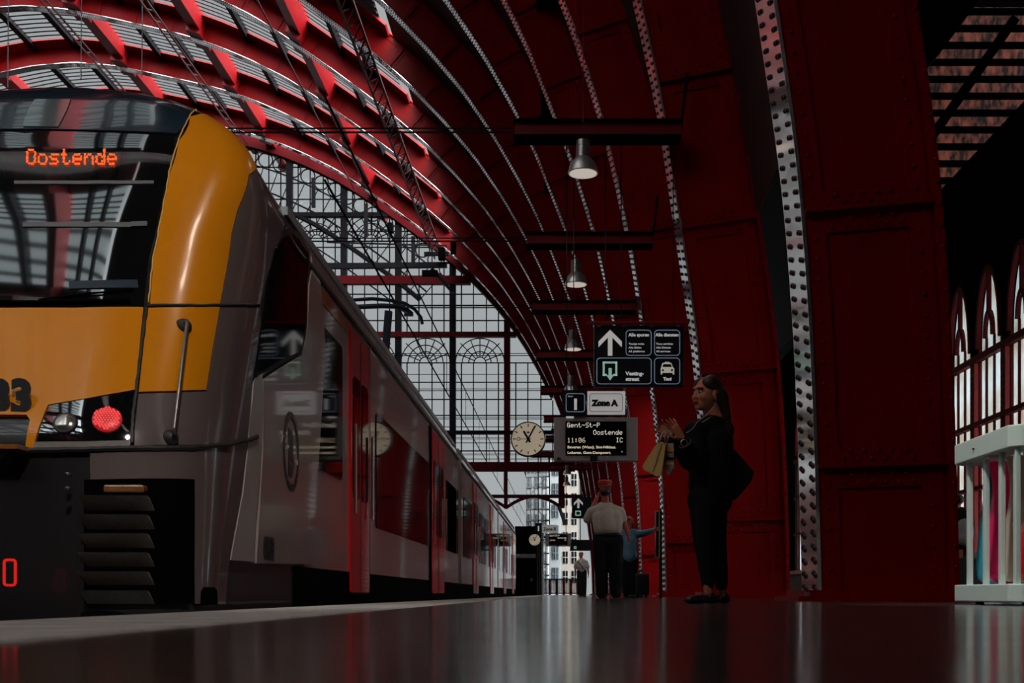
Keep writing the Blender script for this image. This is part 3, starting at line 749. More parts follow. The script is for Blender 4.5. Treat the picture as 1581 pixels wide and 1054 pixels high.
# grab rail on the corner
u, z = hit(281, 506); pa = tsurf(u, z); na = tnorm(u, z); u, z = hit(260, 678); pb = tsurf(u, z); nb = tnorm(u, z)
hr = MB().tube([pa+na*.01, pa+na*.07, pa+na*.075-Vector((0,0,.03)), pb+nb*.075+Vector((0,0,.03)), pb+nb*.07], .011, 10).build('grab_rail', mat('grab_rail_steel', (.2,.17,.16), .3, metal=.7), train, smooth=True)
for q, n in ((pa, na), (pb, nb)): MB().ell(q+n*.01, (.05, .03, .045)).build('rail_mount', RUB, hr, smooth=True)
# seams
m = MB()
def seam(pl, th=.008):
    pts = []
    for i in range(len(pl)-1):
        a, b_ = pl[i], pl[i+1]
        for k in range(8): 
            u, z = hit(a[0]+(b_[0]-a[0])*k/8, a[1]+(b_[1]-a[1])*k/8); pts.append(tsurf(u, z)+tnorm(u, z)*.016)
    m.tube(pts, th, 6)
seam([(0, 697), (120, 695), (208, 693), (290, 692), (350, 686), (399, 673)], .015)
seam([(228, 474), (300, 474), (396, 470)], .009); seam([(226, 478), (216, 560), (206, 640), (203, 690)], .010)
m.build('panel_seam', RUB, train)
m = MB(); seam([(229, 470), (237, 400), (248, 345), (262, 268), (276, 218), (294, 180), (304, 170)], .005)
m.build('pillar_edge', mat('pale_yellow_edge', (.85,.5,.12), .3), train, smooth=True)
# grey bars painting in windscreen reflections, and the desk edge behind the glass
for y0, x0, x1, h in ((281, 22, 238, 5), (345, 36, 228, 7)):
    m = MB(); n = 8; 
    for k in range(n):
        vs = []
        for X, Y_ in ((x0+(x1-x0)*k/n, y0), (x0+(x1-x0)*(k+1)/n, y0), (x0+(x1-x0)*(k+1)/n, y0+h), (x0+(x1-x0)*k/n, y0+h)):
            u, z = hit(X, Y_); vs.append(tsurf(u, z)+tnorm(u, z)*.012)
        m.add(vs, [(0,1,2,3)])
    o = m.build('reflection_bar', mat('reflection_bar_grey', (.16,.16,.16), .4), train); sm_ = o.modifiers.new('s', 'SOLIDIFY'); sm_.thickness = .006
patch('dashboard_strip', [(108, 436), (212, 434), (214, 446), (108, 448)], mat('dashboard_blue', (.012,.03,.05), .4), train, off=.012)
seamw = MB(); m = seamw; seam([(0, 470), (110, 469), (215, 467)], .012); seam([(60, 466), (150, 455), (216, 449)], .006); m.build('wiper', MATTE, train)
# destination text on the windscreen display
LED = mat('amber_red_led', (.3,.02,.005), .5, emit=(1,.11,.015), es=1.3)
pz = 3.55; pt = 3.0
def on_glass(x, y):
    u, z = hit(x, y); return tsurf(u, z)+tnorm(u, z)*.012
mb = MB(); word = 'Oostende'; w0 = 42
for i, ch in enumerate(word):
    h = FONT.get(ch)
    if not h: continue
    for r in range(7):
        bb = int(h[2*r:2*r+2], 16)
        for c_ in range(5):
            if bb >> (4-c_) & 1:
                X = w0+(i*6+c_)*pt*.99; Yp = 233+r*pz
                if X < -8: continue
                q = [on_glass(X+dx, Yp+dy) for dx, dy in ((0,0),(2.6,0),(2.6,2.7),(0,2.7))]
                n = tnorm(*hit(X, Yp))*.004; mb.add(q+[v+n for v in q], [(4,5,6,7),(0,1,5,4),(1,2,6,5),(2,3,7,6),(3,0,4,7)])
mb.build('destination_letters', LED, train)
# number on the apron
NUM = mat('number_grey', (.03,.03,.035), .4)
q = hit(18, 636); c0 = tsurf(*q); q2 = hit(52, 636); c1 = tsurf(*q2)
hgt = (637-588)*c0.y/F
tx = text('08133', hgt*1.42, (c1.x+.0, min(c0.y, c1.y)-.012, c0.z), NUM, 'running_number', train, off=.012, align='RIGHT', sx=.95, ext=.006)
# ---- the long side of the train, body in car lengths
CARS = [(8.6, 21.45), (22.1, 34.5), (35.1, 48.3)]
def section():                                      # body outline in XZ, straight part
    pts = []
    for z in np.linspace(-.35, TZC, 8): pts.append(tsurf(math.pi/2+4, float(z)))
    for a in np.linspace(.06, 1.5, 22): pts.append(tsurf(math.pi/2+4, TZC+TB*math.sin(a)))
    r = [(p.x, p.z) for p in pts]; return r+[(2*TXC-x, z) for x, z in r[::-1]]
sec = section()
for i, (a, b_) in enumerate(CARS):
    m = MB(); n = len(sec); ys = [a, b_]
    for y in ys: m.v += [Vector((x, y, z)) for x, z in sec]
    m.f = [(k, (k+1) % n, n+(k+1) % n, n+k) for k in range(n)]+[tuple(range(n)), tuple(range(n, 2*n))[::-1]]
    o = m.build('car_body', SIDE, train, smooth='auto')
m = MB(); n = len(sec)
for y in (21.45, 22.1, 34.5, 35.1): m.v += [Vector((TXC+(x-TXC)*.93, y, z*.98)) for x, z in sec]
for q in (0, 2):
    m.f += [(q*n+k, q*n+(k+1) % n, (q+1)*n+(k+1) % n, (q+1)*n+k) for k in range(n)]
m.build('gangway_bellows', mat('bellows_grey', (.10,.10,.10), .7), train)
MB().box((TXC-1.3, 8.3, -.85), (TX+.004, 48.3, .27)).build('underframe', MATTE, train)
m = MB()
for a, b_ in ((8.3, 21.45), (22.1, 34.5), (35.1, 48.3)): m = MB(); m.bar((TX-.075, a, 2.80), (TX-.075, b_, 2.80), .05, .06); m.build('roof_edge_highlight', mat('sky_highlight_pale', (.55,.62,.66), .3, metal=.4), train)  # added pale strip paints in the sky highlight along the roof edge
# dark rain gutter along the cantrail
for a, b_ in ((7.9, 21.45), (22.1, 34.5), (35.1, 48.3)): MB().bar((TX+.006, a, 2.55), (TX+.006, b_, 2.55), .02, .03).build('rain_gutter', RUB, train)
sd_ = lambda px: F*-TX/(VX-px)                      # pixel column -> distance along the side face
sh_ = lambda r: CH-TX*r                             # slope ratio -> height on the side face
def plate(name, y0, y1, z0, z1, m, off=.01, par=train, r=.06, back=.03):
    pts = []
    for cy, cz_, a0 in ((y1-r,z1-r,0),(y0+r,z1-r,90),(y0+r,z0+r,180),(y1-r,z0+r,270)):
        for k in range(5): a = math.radians(a0+90*k/4); pts.append((TX+off, cy+r*math.cos(a), cz_+r*math.sin(a)))
    return MB().prism(pts, (-back-off, 0, 0)).build(name, m, par)
# side skin of the cab between nose and first door (paler grey)
patch('cab_side_window', [(445, 359), (455, 366), (463, 380), (472, 392), (469, 436), (460, 542), (425, 560), (389, 580), (399, 505), (407, 436), (418, 395), (432, 368)], mat('dark_side_glass', (.003,.003,.004), .04, spec=.3), train, off=.022)
patch('window_seal', [(444, 350), (458, 358), (468, 374), (476, 388), (473, 438), (463, 546), (425, 564), (385, 586), (395, 505), (403, 436), (414, 390), (428, 361)], RUB, train, off=.015)
plate('stripe', sd_(474)+.05, sd_(542), 2.38, 2.50, mat('orange_stripe', (.45,.11,.01), .25, coat=.5), off=.006, r=.01)
SGL = MATS['dark_side_glass']
plate('side_window', sd_(485), sd_(527), 1.05, 2.2, SGL)
plate('side_window', sd_(580), sd_(662), .75, 1.93, SGL)
plate('side_window', sd_(690), sd_(706.5), .80, 1.95, SGL)
for a, b_ in ((713.5, 727), (733.5, 738)): pass
def door(y0, y1):
    d = plate('door', y0, y1, .085, 2.46, DOORR, off=.016, r=.03)
    mid = (y0+y1)/2
    for a, b_ in ((y0+.12*(y1-y0), mid-.05), (mid+.05, y1-.12*(y1-y0))): plate('door_window', a, b_, .95, 2.05, SGL, off=.024, par=d, r=.07)
    MB().box((TX, mid-.012, .1), (TX+.02, mid+.012, 2.42)).build('door_gap', RUB, d)
    for yy in (y0+.04, y1-.04): MB().tube([(TX+.05, yy, .8), (TX+.05, yy, 1.6)], .014, 8).build('door_handle', STEEL, d)
    return d
door(sd_(539), sd_(568)); door(17.0, 18.75)
for yy in (25.0, 31.0, 38.2, 44.8): door(yy, yy+1.5)
for a, b_ in ((19.2, 20.9), (22.6, 24.6), (27.0, 28.6), (28.9, 30.6), (32.8, 34.1), (35.6, 37.8), (40.2, 42.0), (42.4, 44.3), (46.6, 48.0)): plate('side_window', a, b_, .8, 1.95, SGL)
plate('door_button', 17.25, 17.4, 1.45, 1.62, REDL, off=.03, r=.03)
MB().box((TX, sd_(568)+.02, .27), (TX+.008, sd_(568)+.1, 2.5)).build('panel_joint', RUB, train)
MB().box((TX, 16.72, .1), (TX+.012, 16.95, 2.5)).build('panel_joint', MATTE, train)
# round emblem: B in an oval ring
yc, zc_ = (sd_(434)+sd_(458))/2, (1.34+.79)/2; ry, rz = (sd_(458)-sd_(434))/2, .275
EMB = mat('emblem_black', (.012,.012,.015), .3)
em = empty('emblem', (TX, yc, zc_), train)
m = MB(); N = 40
for k in range(N+1):
    a = 2*math.pi*k/N
    for f_ in (1, .84): m.v += [Vector((TX+.018, yc+ry*f_*math.cos(a), zc_+rz*f_*math.sin(a)))]
m.f = [(2*k, 2*k+1, 2*k+3, 2*k+2) for k in range(N)]; o = m.build('emblem_ring', EMB, em); o.modifiers.new('s', 'SOLIDIFY').thickness = .004
text('B', .42, (TX+.014, yc-.085, zc_-.155), EMB, 'emblem_letter', em, off=.02, rot=(math.pi/2, 0, math.pi/2), sx=.62)
text('08133', .19, (TX+.016, sd_(402)+.02, .30), EMB, 'running_number', train, off=.008, rot=(math.pi/2, 0, math.pi/2), sx=.56)
# pantograph on the roof
pg = empty('pantograph', (TXC, 22.3, 3.3), train)
PGM = mat('pantograph_steel', (.02,.022,.035), .5)
m = MB(); Yp = 22.3
hd = [P(x, y, Yp) for x, y in ((545, 463), (575, 461), (605, 464), (625, 468), (640, 477), (650, 490), (652, 500))]; m.tube(hd, .035, 6)
hd = [P(x, y, Yp+.3) for x, y in ((545, 474), (590, 472), (615, 473), (628, 478), (636, 485))]; m.tube(hd, .05, 6); m.bar(P(624, 486, Yp), P(638, 486, Yp), .05)
m.build('collector_head', PGM, pg)
a = P(600, 480, Yp); MB().bar(a, (a.x-.2, Yp+.2, 3.35), .13).bar((TXC-.3, Yp, 3.35), (a.x-1.2, Yp-.3, a.z-.1), .08).build('pantograph_arm', PGM, pg)
MB().box((TXC-.7, Yp-.4, 3.15), (TXC+.7, Yp+.6, 3.42)).build('pantograph_base', PGM, pg)
# ================================================================ CROSS BEAMS, WIRES AND LAMPS
BEAMR = mat('beam_red', (.20, .003, .005), .45, spec=.3)
for i, (Y, x0, x1) in enumerate([(20.1, 795, 1040), (26.3, 814, 967), (32.4, 822, 948), (38.9, 829, 932), (45.6, 835, 925), (53, 840, 918), (59.8, 843, 915), (66.6, 820, 910), (73.4, 848, 906)]):
    a = P(x0, HY, Y).x; xr = 2.05; z = 8.05
    r = empty('cantilever_beam', (xr, Y, z))
    MB().box((a, Y-.13, z-.13), (xr, Y+.13, z+.10)).build('beam_web', BEAMR, r)
    MB().box((a-.02, Y-.2, z+.10), (xr, Y+.2, z+.14)).box((a-.02, Y-.2, z-.17), (xr, Y+.2, z-.13)).build('beam_flange', MATTE, r)
    MB().bar((-38, Y, z-.04), (a, Y, z-.02), .025).bar((-38, Y, z+.03), (a, Y, z+.05), .02).build('span_wire', IRON, r)
    MB().bar((xr, Y, z), (2.6 if False else xr+.12, Y, z+1.0), .05).build('hanger', IRON, r)
    tag(r, ['short dark red beam right behind the nearest hanging lamp', 'short dark red beam above the second hanging lamp', 'short dark red beam above the third hanging lamp',
            'short dark red beam just above the fourth hanging lamp', 'short dark red beam beside the platform number sign', 'sixth short red beam from the camera, behind the departure display', 'seventh short red beam from the camera, low behind the departure display', 'short dark beam holding the small far departure display', 'farthest short dark beam over the platform'][i], 'beam', 'cantilever beams over the platform')
LAMPW = mat('lamp_diffuser', (.8,.75,.68), .5, emit=(1,.88,.76), es=.45)
CAB = mat('lamp_cable_red', (.10,.02,.015), .6)
def make_lamp():
    r = empty('pendant_lamp', (.33, 0, 7.1))
    c = Vector((.33, 0, 7.1)); R = .25
    MB().lathe(c, [(R, 0), (R*1.02, .012), (R*.97, .05), (R*.9, .12), (R*.74, .2), (R*.5, .26), (R*.45, .275)], 32).build('reflector_shade', ALU, r, smooth='auto')
    MB().lathe(c+Vector((0,0,.275)), [(.115,0),(.115,.15),(.108,.155),(.108,.17),(.115,.175),(.115,.27),(.09,.285)], 24).build('ballast_housing', mat('spun_metal', (.45,.42,.38), .35, metal=.9, noise=.25, nscale=30), r, smooth='auto')
    MB().lathe(c-Vector((0,0,.004)), [(R*.93,0),(R*.9,.008)], 28).build('diffuser', LAMPW, r)
    MB().bar(c+Vector((0,0,.56)), c+Vector((0,0,.8)), .008).bar(c+Vector((-.08,0,.56)), c+Vector((0,0,.95)), .006).bar(c+Vector((.08,0,.56)), c+Vector((0,0,.95)), .006).bar(c+Vector((0,0,.8)), c+Vector((0,0,7.2)), .012).build('suspension_cable', CAB, r)
    return r
lamp0 = make_lamp()
nm = ['nearest','second nearest','third from the camera','fourth from the camera, above the sign reading 1','hidden mostly behind the direction sign','behind the zone plate','behind the departure display','just under the departure display','lower of the pair under the departure display']
for i in range(-4, 9):
    r = lamp0 if i == 0 else copy_tree(lamp0)
    r.location.y = 19.5+7*i; r.location.x = .33 if i else .36
    tag(r, 'silver bell shaped hanging lamp, '+(nm[i] if i >= 0 else 'one of those before the picture begins'), 'lamp', 'hanging platform lamps')
    ld = bpy.data.lights.new('lamp_light', 'SPOT'); ld.energy = 110; ld.specular_factor = .5 if i >= 0 else .05; ld.color = (1, .80, .62); ld.spot_size = math.radians(112); ld.spot_blend = .6; ld.shadow_soft_size = .18
    lo = bpy.data.objects.new('lamp_light', ld); COL.objects.link(lo); lo.parent = r; lo.location = (0, 0, -.03)
# two added unseen fill spots brighten the bin and the train front
def aim(Y, tgt, en, ang):
    ld = bpy.data.lights.new('fill_spot', 'SPOT'); ld.energy = en; ld.color = (1, .92, .84); ld.spot_size = math.radians(ang); ld.spot_blend = .5; ld.shadow_soft_size = .4; ld.specular_factor = .004
    o = bpy.data.objects.new('fill_spot', ld); COL.objects.link(o); h = [r for r in bpy.data.objects if r.name.startswith('pendant_lamp') and abs(r.location.y-Y) < .1][0]
    o.parent = h; o.location = (0, 0, -.08); o.rotation_mode = 'QUATERNION'; o.rotation_quaternion = (Vector(tgt)-Vector((h.location.x, Y, 7.0))).to_track_quat('-Z', 'Y')
aim(5.5, (3.1, 7.7, .6), 1300, 24); aim(-1.5, (-2.6, 6.5, 1.5), 1300, 32)
# drop wires hanging in the hall, and catenary wires along the track
for i, (px, y1) in enumerate([(12, 135), (125, 122), (219, 118)]):
    Y = 48; m = MB().bar(P(px, y1, Y), P(px+2, -140, Y), .035); o = m.build('drop_wire', mat('wire_grey', (.25,.2,.2), .5), None)
    tag(o, ['thin vertical hanging wire at the left picture edge', 'thin vertical hanging wire left of the first pink purlin end', 'thin vertical hanging wire above the dark train roof'][i], 'wire', 'hanging wires')
for i, (px, Z) in enumerate([(-3.25, 5.75), (-3.25, 6.9), (-7.6, 5.8)]):
    if i == 1: continue
    m = MB().bar((px, 16, Z), (px+.1, 100, Z), .025)
    if i == 0:
        m.bar((px, 16, 6.9), (px+.1, 100, 6.9), .025)
        for q in range(12): m.bar((-3.25, 20+6.5*q, 5.75), (-3.25, 20+6.5*q, 6.9), .015)
    tag(m.build('overhead_wire', IRON), ['overhead contact wire with droppers above the train', '', 'overhead wire above the neighbouring track'][i], 'wire')
# catenary gantry in front of the gable
g_ = empty('catenary_gantry', (-14, 97, 28)); Yg = 97.0
tag(g_, 'dark horizontal catenary gantry with insulator boxes before the glass gable', 'gantry')
a, b_ = P(505, 411, Yg), P(690, 409, Yg)
MB().bar(a, b_, .42).build('gantry_beam', IRON, g_)
MB().bar(a+Vector((0,0,2.0)), b_+Vector((0,0,1.6)), .12).bar(P(655, 392, Yg), P(692, 392, Yg), .3).bar(P(666, 415, Yg), P(700, 452, Yg), .25).build('gantry_strut', IRON, g_)
for x, y, w_, h in ((682, 392, 10, 18), (603, 352, 8, 14), (700, 383, 8, 16), (664, 422, 24, 8)):
    c = P(x, y, Yg-.3); MB().box((c.x-w_*.027, Yg-.6, c.z-h*.027), (c.x+w_*.027, Yg, c.z+h*.027)).build('insulator_box', MATTE, g_)
for x, y0, y1 in ((484, 275, 320), (565, 315, 365), (638, 365, 412)):
    MB().bar(P(x, y0, Yg), P(x, y1, Yg), .3).build('gantry_post', IRON, g_)

# ================================================================ SIGNS
Ys = 19.95
sg = empty('direction_sign', (P(985, 550, Ys).x, Ys, P(985, 597, Ys).z))
tag(sg, 'large dark hanging direction sign with arrow, exit and taxi symbols', 'sign')
a = P(917, 597, Ys); b_ = P(1056, 502, Ys)
MB().box((a.x, Ys, a.z), (b_.x, Ys+.12, b_.z)).build('sign_box', SIGNBG, sg, bevel=.01)
for x in (925, 963, 1007, 1047): c = P(x, 503, Ys); MB().box((c.x-.03, Ys-.02, c.z-.02), (c.x+.03, Ys+.03, c.z+.02)).build('clamp', mat('clamp_red', (.12,.03,.03), .5), sg)
c1, c2 = P(905, 496, Ys), P(1064, 499, Ys)
MB().box((c1.x, Ys-.03, c2.z), (c2.x, Ys+.1, c1.z)).build('hanger_bar', BEAMR, sg)
for x in (935, 1040): c = P(x, 496, Ys); MB().tube([(c.x, Ys+.05, c.z), (c.x, Ys+.05, 7.9)], .008, 6).build('hanger_rod', IRON, sg)
YS = Ys-.001
BLU = mat('pale_blue_line', (.23,.30,.36), .5, emit=(.5,.7,.95), es=.16); WHT = mat('sign_white', (.42,.43,.42), .5, emit=(.9,.9,.88), es=.30)
def rr(x0, y0, x1, y1, t=.012, Y=YS, par=sg, m=BLU, rad=6, nm='sign_border'):
    A = P(x0, y1, Y); B = P(x1, y0, Y); mb = MB(); ring(mb, A.x, A.z, B.x, B.z, Y, t, rad*Y/F); return mb.build(nm, m, par)
rr(966, 509, 1006, 549); rr(1010, 509, 1050, 549); rr(921, 552, 1006, 593); rr(1010, 552, 1050, 593)
def poly(pts, Y, m, name, par, d=.006):
    return MB().prism([P(x, y, Y) for x, y in pts], (0, -d, 0)).build(name, m, par)
poly([(942, 509), (960, 527), (960, 536), (945.5, 521), (945.5, 549), (938.5, 549), (938.5, 521), (924, 536), (924, 527)], YS, WHT, 'arrow_symbol', sg)
GRN = mat('mint_white', (.36,.50,.43), .5, emit=(.5,.85,.68), es=.3)
mb = MB()
for x0, y0, x1, y1 in ((930.5, 558, 953, 561), (930.5, 558, 933.5, 580), (950, 558, 953, 580), (930.5, 577, 937, 580), (946.5, 577, 953, 580)):
    A = P(x0, y1, YS); B = P(x1, y0, YS); mb.box((A.x, YS-.006, A.z), (B.x, YS, B.z))
mb.prism([P(x, y, YS) for x, y in ((939.5, 568), (944.5, 568), (944.5, 579), (948, 579), (942, 587), (936, 579), (939.5, 579))], (0, -.006, 0)); mb.build('exit_symbol', GRN, sg)
poly([(1022, 562), (1023.5, 560), (1026, 560), (1026.5, 558.6), (1033.5, 558.6), (1034, 560), (1036.5, 560), (1038.5, 566), (1041, 569), (1041, 578), (1038.5, 578), (1038.5, 575.5), (1022.5, 575.5), (1022.5, 578), (1020, 578), (1020, 569), (1021, 566)], YS, mat('taxi_symbol_tan', (.40,.36,.32), .5, emit=(.8,.74,.66), es=.32), 'taxi_symbol', sg)
poly([(1024, 562), (1036, 562), (1037.2, 566.3), (1022.8, 566.3)], YS-.006, SIGNBG, 'taxi_window', sg, .003)
for x in (1023.5, 1037.5): MB().lathe(P(x, 571.3, YS-.006), [(.018,0),(.018,.004)], 12, 'y').build('taxi_headlight', SIGNBG, sg)
def T(s, px, py, hpx, Y=YS, m=WHT, par=sg, off=.0, sx=1, al='LEFT', name='lettering', w=None):
    return text(s, hpx*Y/F*1.4, P(px, py, Y)-Vector((0,.003,0)), m, name, par, off, al, sx=sx, width=w and w*Y/F)
T('Alle sporen', 970.5, 519, 4.8, w=32, off=.003); T('Alle diensten', 1012, 519, 4.8, w=36, off=.003)
for i, (l, r_) in enumerate((('Toutes voies', 'Tous services'), ('Alle Gleise', 'Alle Dienste'), ('All platforms', 'All services'))):
    T(l, 970.5, 532+5.8*i, 2.9, w=(24, 20, 25)[i], off=.001); T(r_, 1013, 532+5.8*i, 2.9, w=(26, 23, 22)[i], off=.001)
T('Vesting-', 966, 579, 5.5, off=.004, w=28.5); T('straat', 966, 587.5, 5.5, off=.004, w=21); T('Taxi', 1024, 587, 4.7, off=.004, w=13)
# number sign and zone plate
Yn = 19.9
ns = empty('platform_number_sign', (P(887, 620, Yn).x, Yn, P(887, 643, Yn).z)); tag(ns, 'small dark platform sign with a white 1 above the departure display', 'sign')
a = P(868, 643, Yn); b_ = P(904.5, 602, Yn); MB().box((a.x, Yn, a.z), (b_.x, Yn+.1, b_.z)).build('sign_box', SIGNBG, ns)
rr(873.5, 607, 903, 636, Y=Yn-.001, par=ns, rad=4); T('1', 883, 631.5, 16, Yn-.001, par=ns, off=.012); T('Spoor', 877, 612.5, 2.2, Yn-.001, par=ns)
MB().bar(P(874, 644, Yn), P(886, 644, Yn), .03).build('clip', WHT, ns)
zs = empty('zone_plate', (P(936, 620, Yn).x, Yn, P(936, 640, Yn).z)); tag(zs, 'pale rectangular plate reading Zone A, beside the platform number', 'sign')
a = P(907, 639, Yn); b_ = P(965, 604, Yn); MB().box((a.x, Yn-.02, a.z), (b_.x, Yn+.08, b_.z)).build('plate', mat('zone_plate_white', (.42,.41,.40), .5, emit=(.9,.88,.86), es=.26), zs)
rr(910, 607.5, 961.5, 635.5, .008, Yn-.021, zs, EMB, 4, 'plate_border'); T('Zone A', 914.5, 626, 8.6, Yn-.021, EMB, zs, off=.012, w=42)
for par_, x in ((ns, 886), (zs, 936)):
    c = P(x, 606, Yn); MB().bar((c.x, Yn+.02, c.z-.1), (c.x, Yn+.25, c.z-.1), .04).tube([(c.x, Yn+.24, c.z-.1), (c.x, Yn+.24, 7.9)], .008, 6).build('hanger_rod', IRON, par_)
# departure display
Yd = 19.95
def display(Y, k, cx_, cy_, label, full=True):
    q = lambda x, y: P(cx_+(x-920)*k, cy_+(y-677)*k, Y)
    r = empty('departure_display', (q(920,0).x, Y, q(0,711).z)); tag(r, label, 'display', 'departure displays')
    a = q(855, 711); b_ = q(985, 644)
    MB().box((a.x, Y, a.z), (b_.x, Y+.22, b_.z)).build('housing', mat('display_housing', (.34,.28,.27), .45), r, bevel=.01)
    a = q(873, 703); b_ = q(967, 650.5); MB().box((a.x, Y-.01, a.z), (b_.x, Y, b_.z)).build('screen', mat('display_screen', (.003,.003,.004), .15), r)
    LD = mat('display_led', (.4,.36,.3), .5, emit=(.9,.84,.72), es=.62); p = .87*k*Y/F; y_ = Y-.01
    LD2 = mat('display_led_dim', (.35,.3,.2), .5, emit=(.85,.72,.48), es=.6)
    def put(s, x, y, sc, mm, pz=1.02): c = q(x, y); dots(s, c.x, c.z, p*sc, y_, mm, 'screen_text', r, pz=p*sc*pz)
    put('Gent-St-P', 875.5, 652.5, 1.1, LD, 1.1); put('Oostende', 916, 663.7, 1.1, LD, 1.1); put('11:06', 876, 675.8, 1.1, LD2, 1.1); put('IC', 951, 675.5, 1.1, LD, 1.1)
    if full:
        text('Beveren (Waas). Sint-Niklaas.', .062, q(876, 692)-Vector((0,.012,0)), LD2, 'screen_text', r, off=.0015, sx=1.12)
        text('Lokeren. Gent-Dampoort.', .062, q(876, 700.5)-Vector((0,.012,0)), LD2, 'screen_text', r, off=.0015, sx=1.12)
        text('*', .06, q(959, 700)-Vector((0,.012,0)), LD2, 'screen_text', r)
    a = q(911, 712); b_ = q(922, 702); MB().box((a.x, Y-.03, a.z), (b_.x, Y, b_.z)).build('sensor', BLACK, r)
    a = q(860, 710); b_ = q(866, 706); MB().box((a.x, Y-.01, a.z), (b_.x, Y, b_.z)).build('lock', BLACK, r)
    for x in (875, 960): c = q(x, 644); MB().tube([(c.x, Y+.19, c.z), (c.x, Y+.19, 7.9)], .009 if k > .9 else .02, 6).build('hanger_rod', IRON, r)
    return r, q
dd, _ = display(Yd, 1, 920, 677, 'grey framed departure display for Oostende, the large near one beside the clock')
def clock(Y, cx_, cy_, rp, label, xarm):
    R = rp*Y/F; c = P(cx_, cy_, Y); r = empty('platform_clock', c); tag(r, label, 'clock', 'platform clocks')
    MB().lathe(c+Vector((0,.12,0)), [(R,-.0),(R,.12),(R*.95,.135),(R*.93,.12)], 40, 'y').build('case', BLACK, r, smooth='auto')
    MB().lathe(c, [(R*.93,0),(R*.93,.004)], 40, 'y').build('dial', CREAM, r)
    m = MB(); y = c.y-.010
    for k in range(12):
        a = math.pi*k/6; u = Vector((math.sin(a), 0, math.cos(a))); m.bar(Vector((c.x, y, c.z))+u*R*.70, Vector((c.x, y, c.z))+u*R*.87, R*.06, .004, up=(0,1,0))
    m.build('hour_marks', EMB, r)
    def hand(deg, l0, l1, w_, nm_, mt):
        a = math.radians(deg); u = Vector((math.sin(a), 0, math.cos(a))); MB().bar(Vector((c.x, y-.006, c.z))-u*R*l0, Vector((c.x, y-.006, c.z))+u*R*l1, R*w_, .005, up=(0,1,0)).build(nm_, mt, r)
    hand(-30, .22, .52, .12, 'hour_hand', EMB); hand(28, .25, .85, .09, 'minute_hand', EMB); hand(-90, .2, .45, .03, 'second_hand', REDL_D)
    MB().tube([Vector((c.x-R*.55+R*.09*math.cos(2*math.pi*k/16), y-.01, c.z+R*.09*math.sin(2*math.pi*k/16))) for k in range(17)], R*.02, 5).build('second_hand_ring', REDL_D, r)
    MB().lathe(c+Vector((0,-.012,0)), [(R*.09,0),(R*.09,.006)], 12, 'y').build('hub', EMB, r)
    MB().box((c.x-R*.07, y-.003, c.z+R*.33), (c.x+R*.07, y, c.z+R*.42)).build('dial_mark', EMB, r)
    e = P(xarm, cy_+1, Y); MB().tube([(c.x+R, c.y+.08, c.z), (e.x, c.y+.08, c.z)], R*.06, 8).build('arm', IRON, r)
    MB().box((e.x-.1*R/.3, c.y+.03, c.z+R*.3), (e.x, c.y+.15, c.z+R*.62)).build('junction_box', BLACK, r)
    return r
REDL_D = mat('second_hand_red', (.16,.02,.02), .5)
clock(19.95, 815.5, 677.5, 27, 'large round station clock hanging left of the departure display', 860)
clock(66.45, 825.5, 833, 9.3, 'small far round clock beside the distant dark doorway', 843)
display(66.5, .30, 862, 833, 'small far departure display near the distant clock', False)
# far signs
def far_sign(Y, x0, y0, x1, y1, nm, label, m=SIGNBG):
    a = P(x0, y1, Y); b_ = P(x1, y0, Y); r = empty(nm, ((a.x+b_.x)/2, Y, a.z)); tag(r, label, 'sign')
    MB().box((a.x, Y, a.z), (b_.x, Y+.15, b_.z)).build('sign_box', m, r); MB().tube([((a.x+b_.x)/2, Y+.08, b_.z), ((a.x+b_.x)/2, Y+.08, 7.9)], .03, 6).build('hanger_rod', IRON, r); return r
Yf = 52.85; s1 = far_sign(Yf, 883, 767, 913, 800, 'direction_sign', 'distant direction sign with arrow left of the red capped conductor')
poly([(893, 769), (900, 776), (900, 780), (894.6, 774.5), (894.6, 784), (891.4, 784), (891.4, 774.5), (886, 780), (886, 776)], Yf-.002, WHT, 'arrow_symbol', s1, .01)
rr(888, 788, 897, 796, .05, Yf-.002, s1, GRN, 1.2, 'exit_symbol')
s2 = far_sign(73.3, 880, 833, 912, 850, 'direction_sign', 'small dark distant sign beside the far departure display'); rr(886, 843, 890, 847, .05, 73.29, s2, GRN, .6, 'exit_symbol')
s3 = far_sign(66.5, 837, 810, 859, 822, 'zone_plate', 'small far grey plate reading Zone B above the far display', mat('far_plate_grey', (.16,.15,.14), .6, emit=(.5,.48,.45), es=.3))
T('Zone B', 839, 818.5, 4.6, 66.49, EMB, s3, off=.01)
s4 = far_sign(66.5, 826, 807, 836, 822, 'platform_number_sign', 'small far platform number sign left of the far zone plate'); T('1', 829, 819, 7, 66.49, par=s4, off=.02)
tb = empty('timetable_frame', (P(1015, 860, 25.2).x, 25.2, P(0, 860, 25.2).z)); tag(tb, 'tall thin framed timetable panel that the man in the blue jacket touches', 'notice frame')
a = P(1011, 861, 25.2); b_ = P(1019, 788, 25.2); rr(1011, 788, 1019, 861, .03, 25.2, tb, mat('frame_beige', (.35,.28,.22), .5), 1, 'frame')
MB().box((a.x, 25.21, a.z), (b_.x, 25.26, b_.z)).build('panel', MATTE, tb); MB().box((a.x+.1, 25.26, 0), (a.x+.16, 25.3, b_.z)).build('post', IRON, tb)
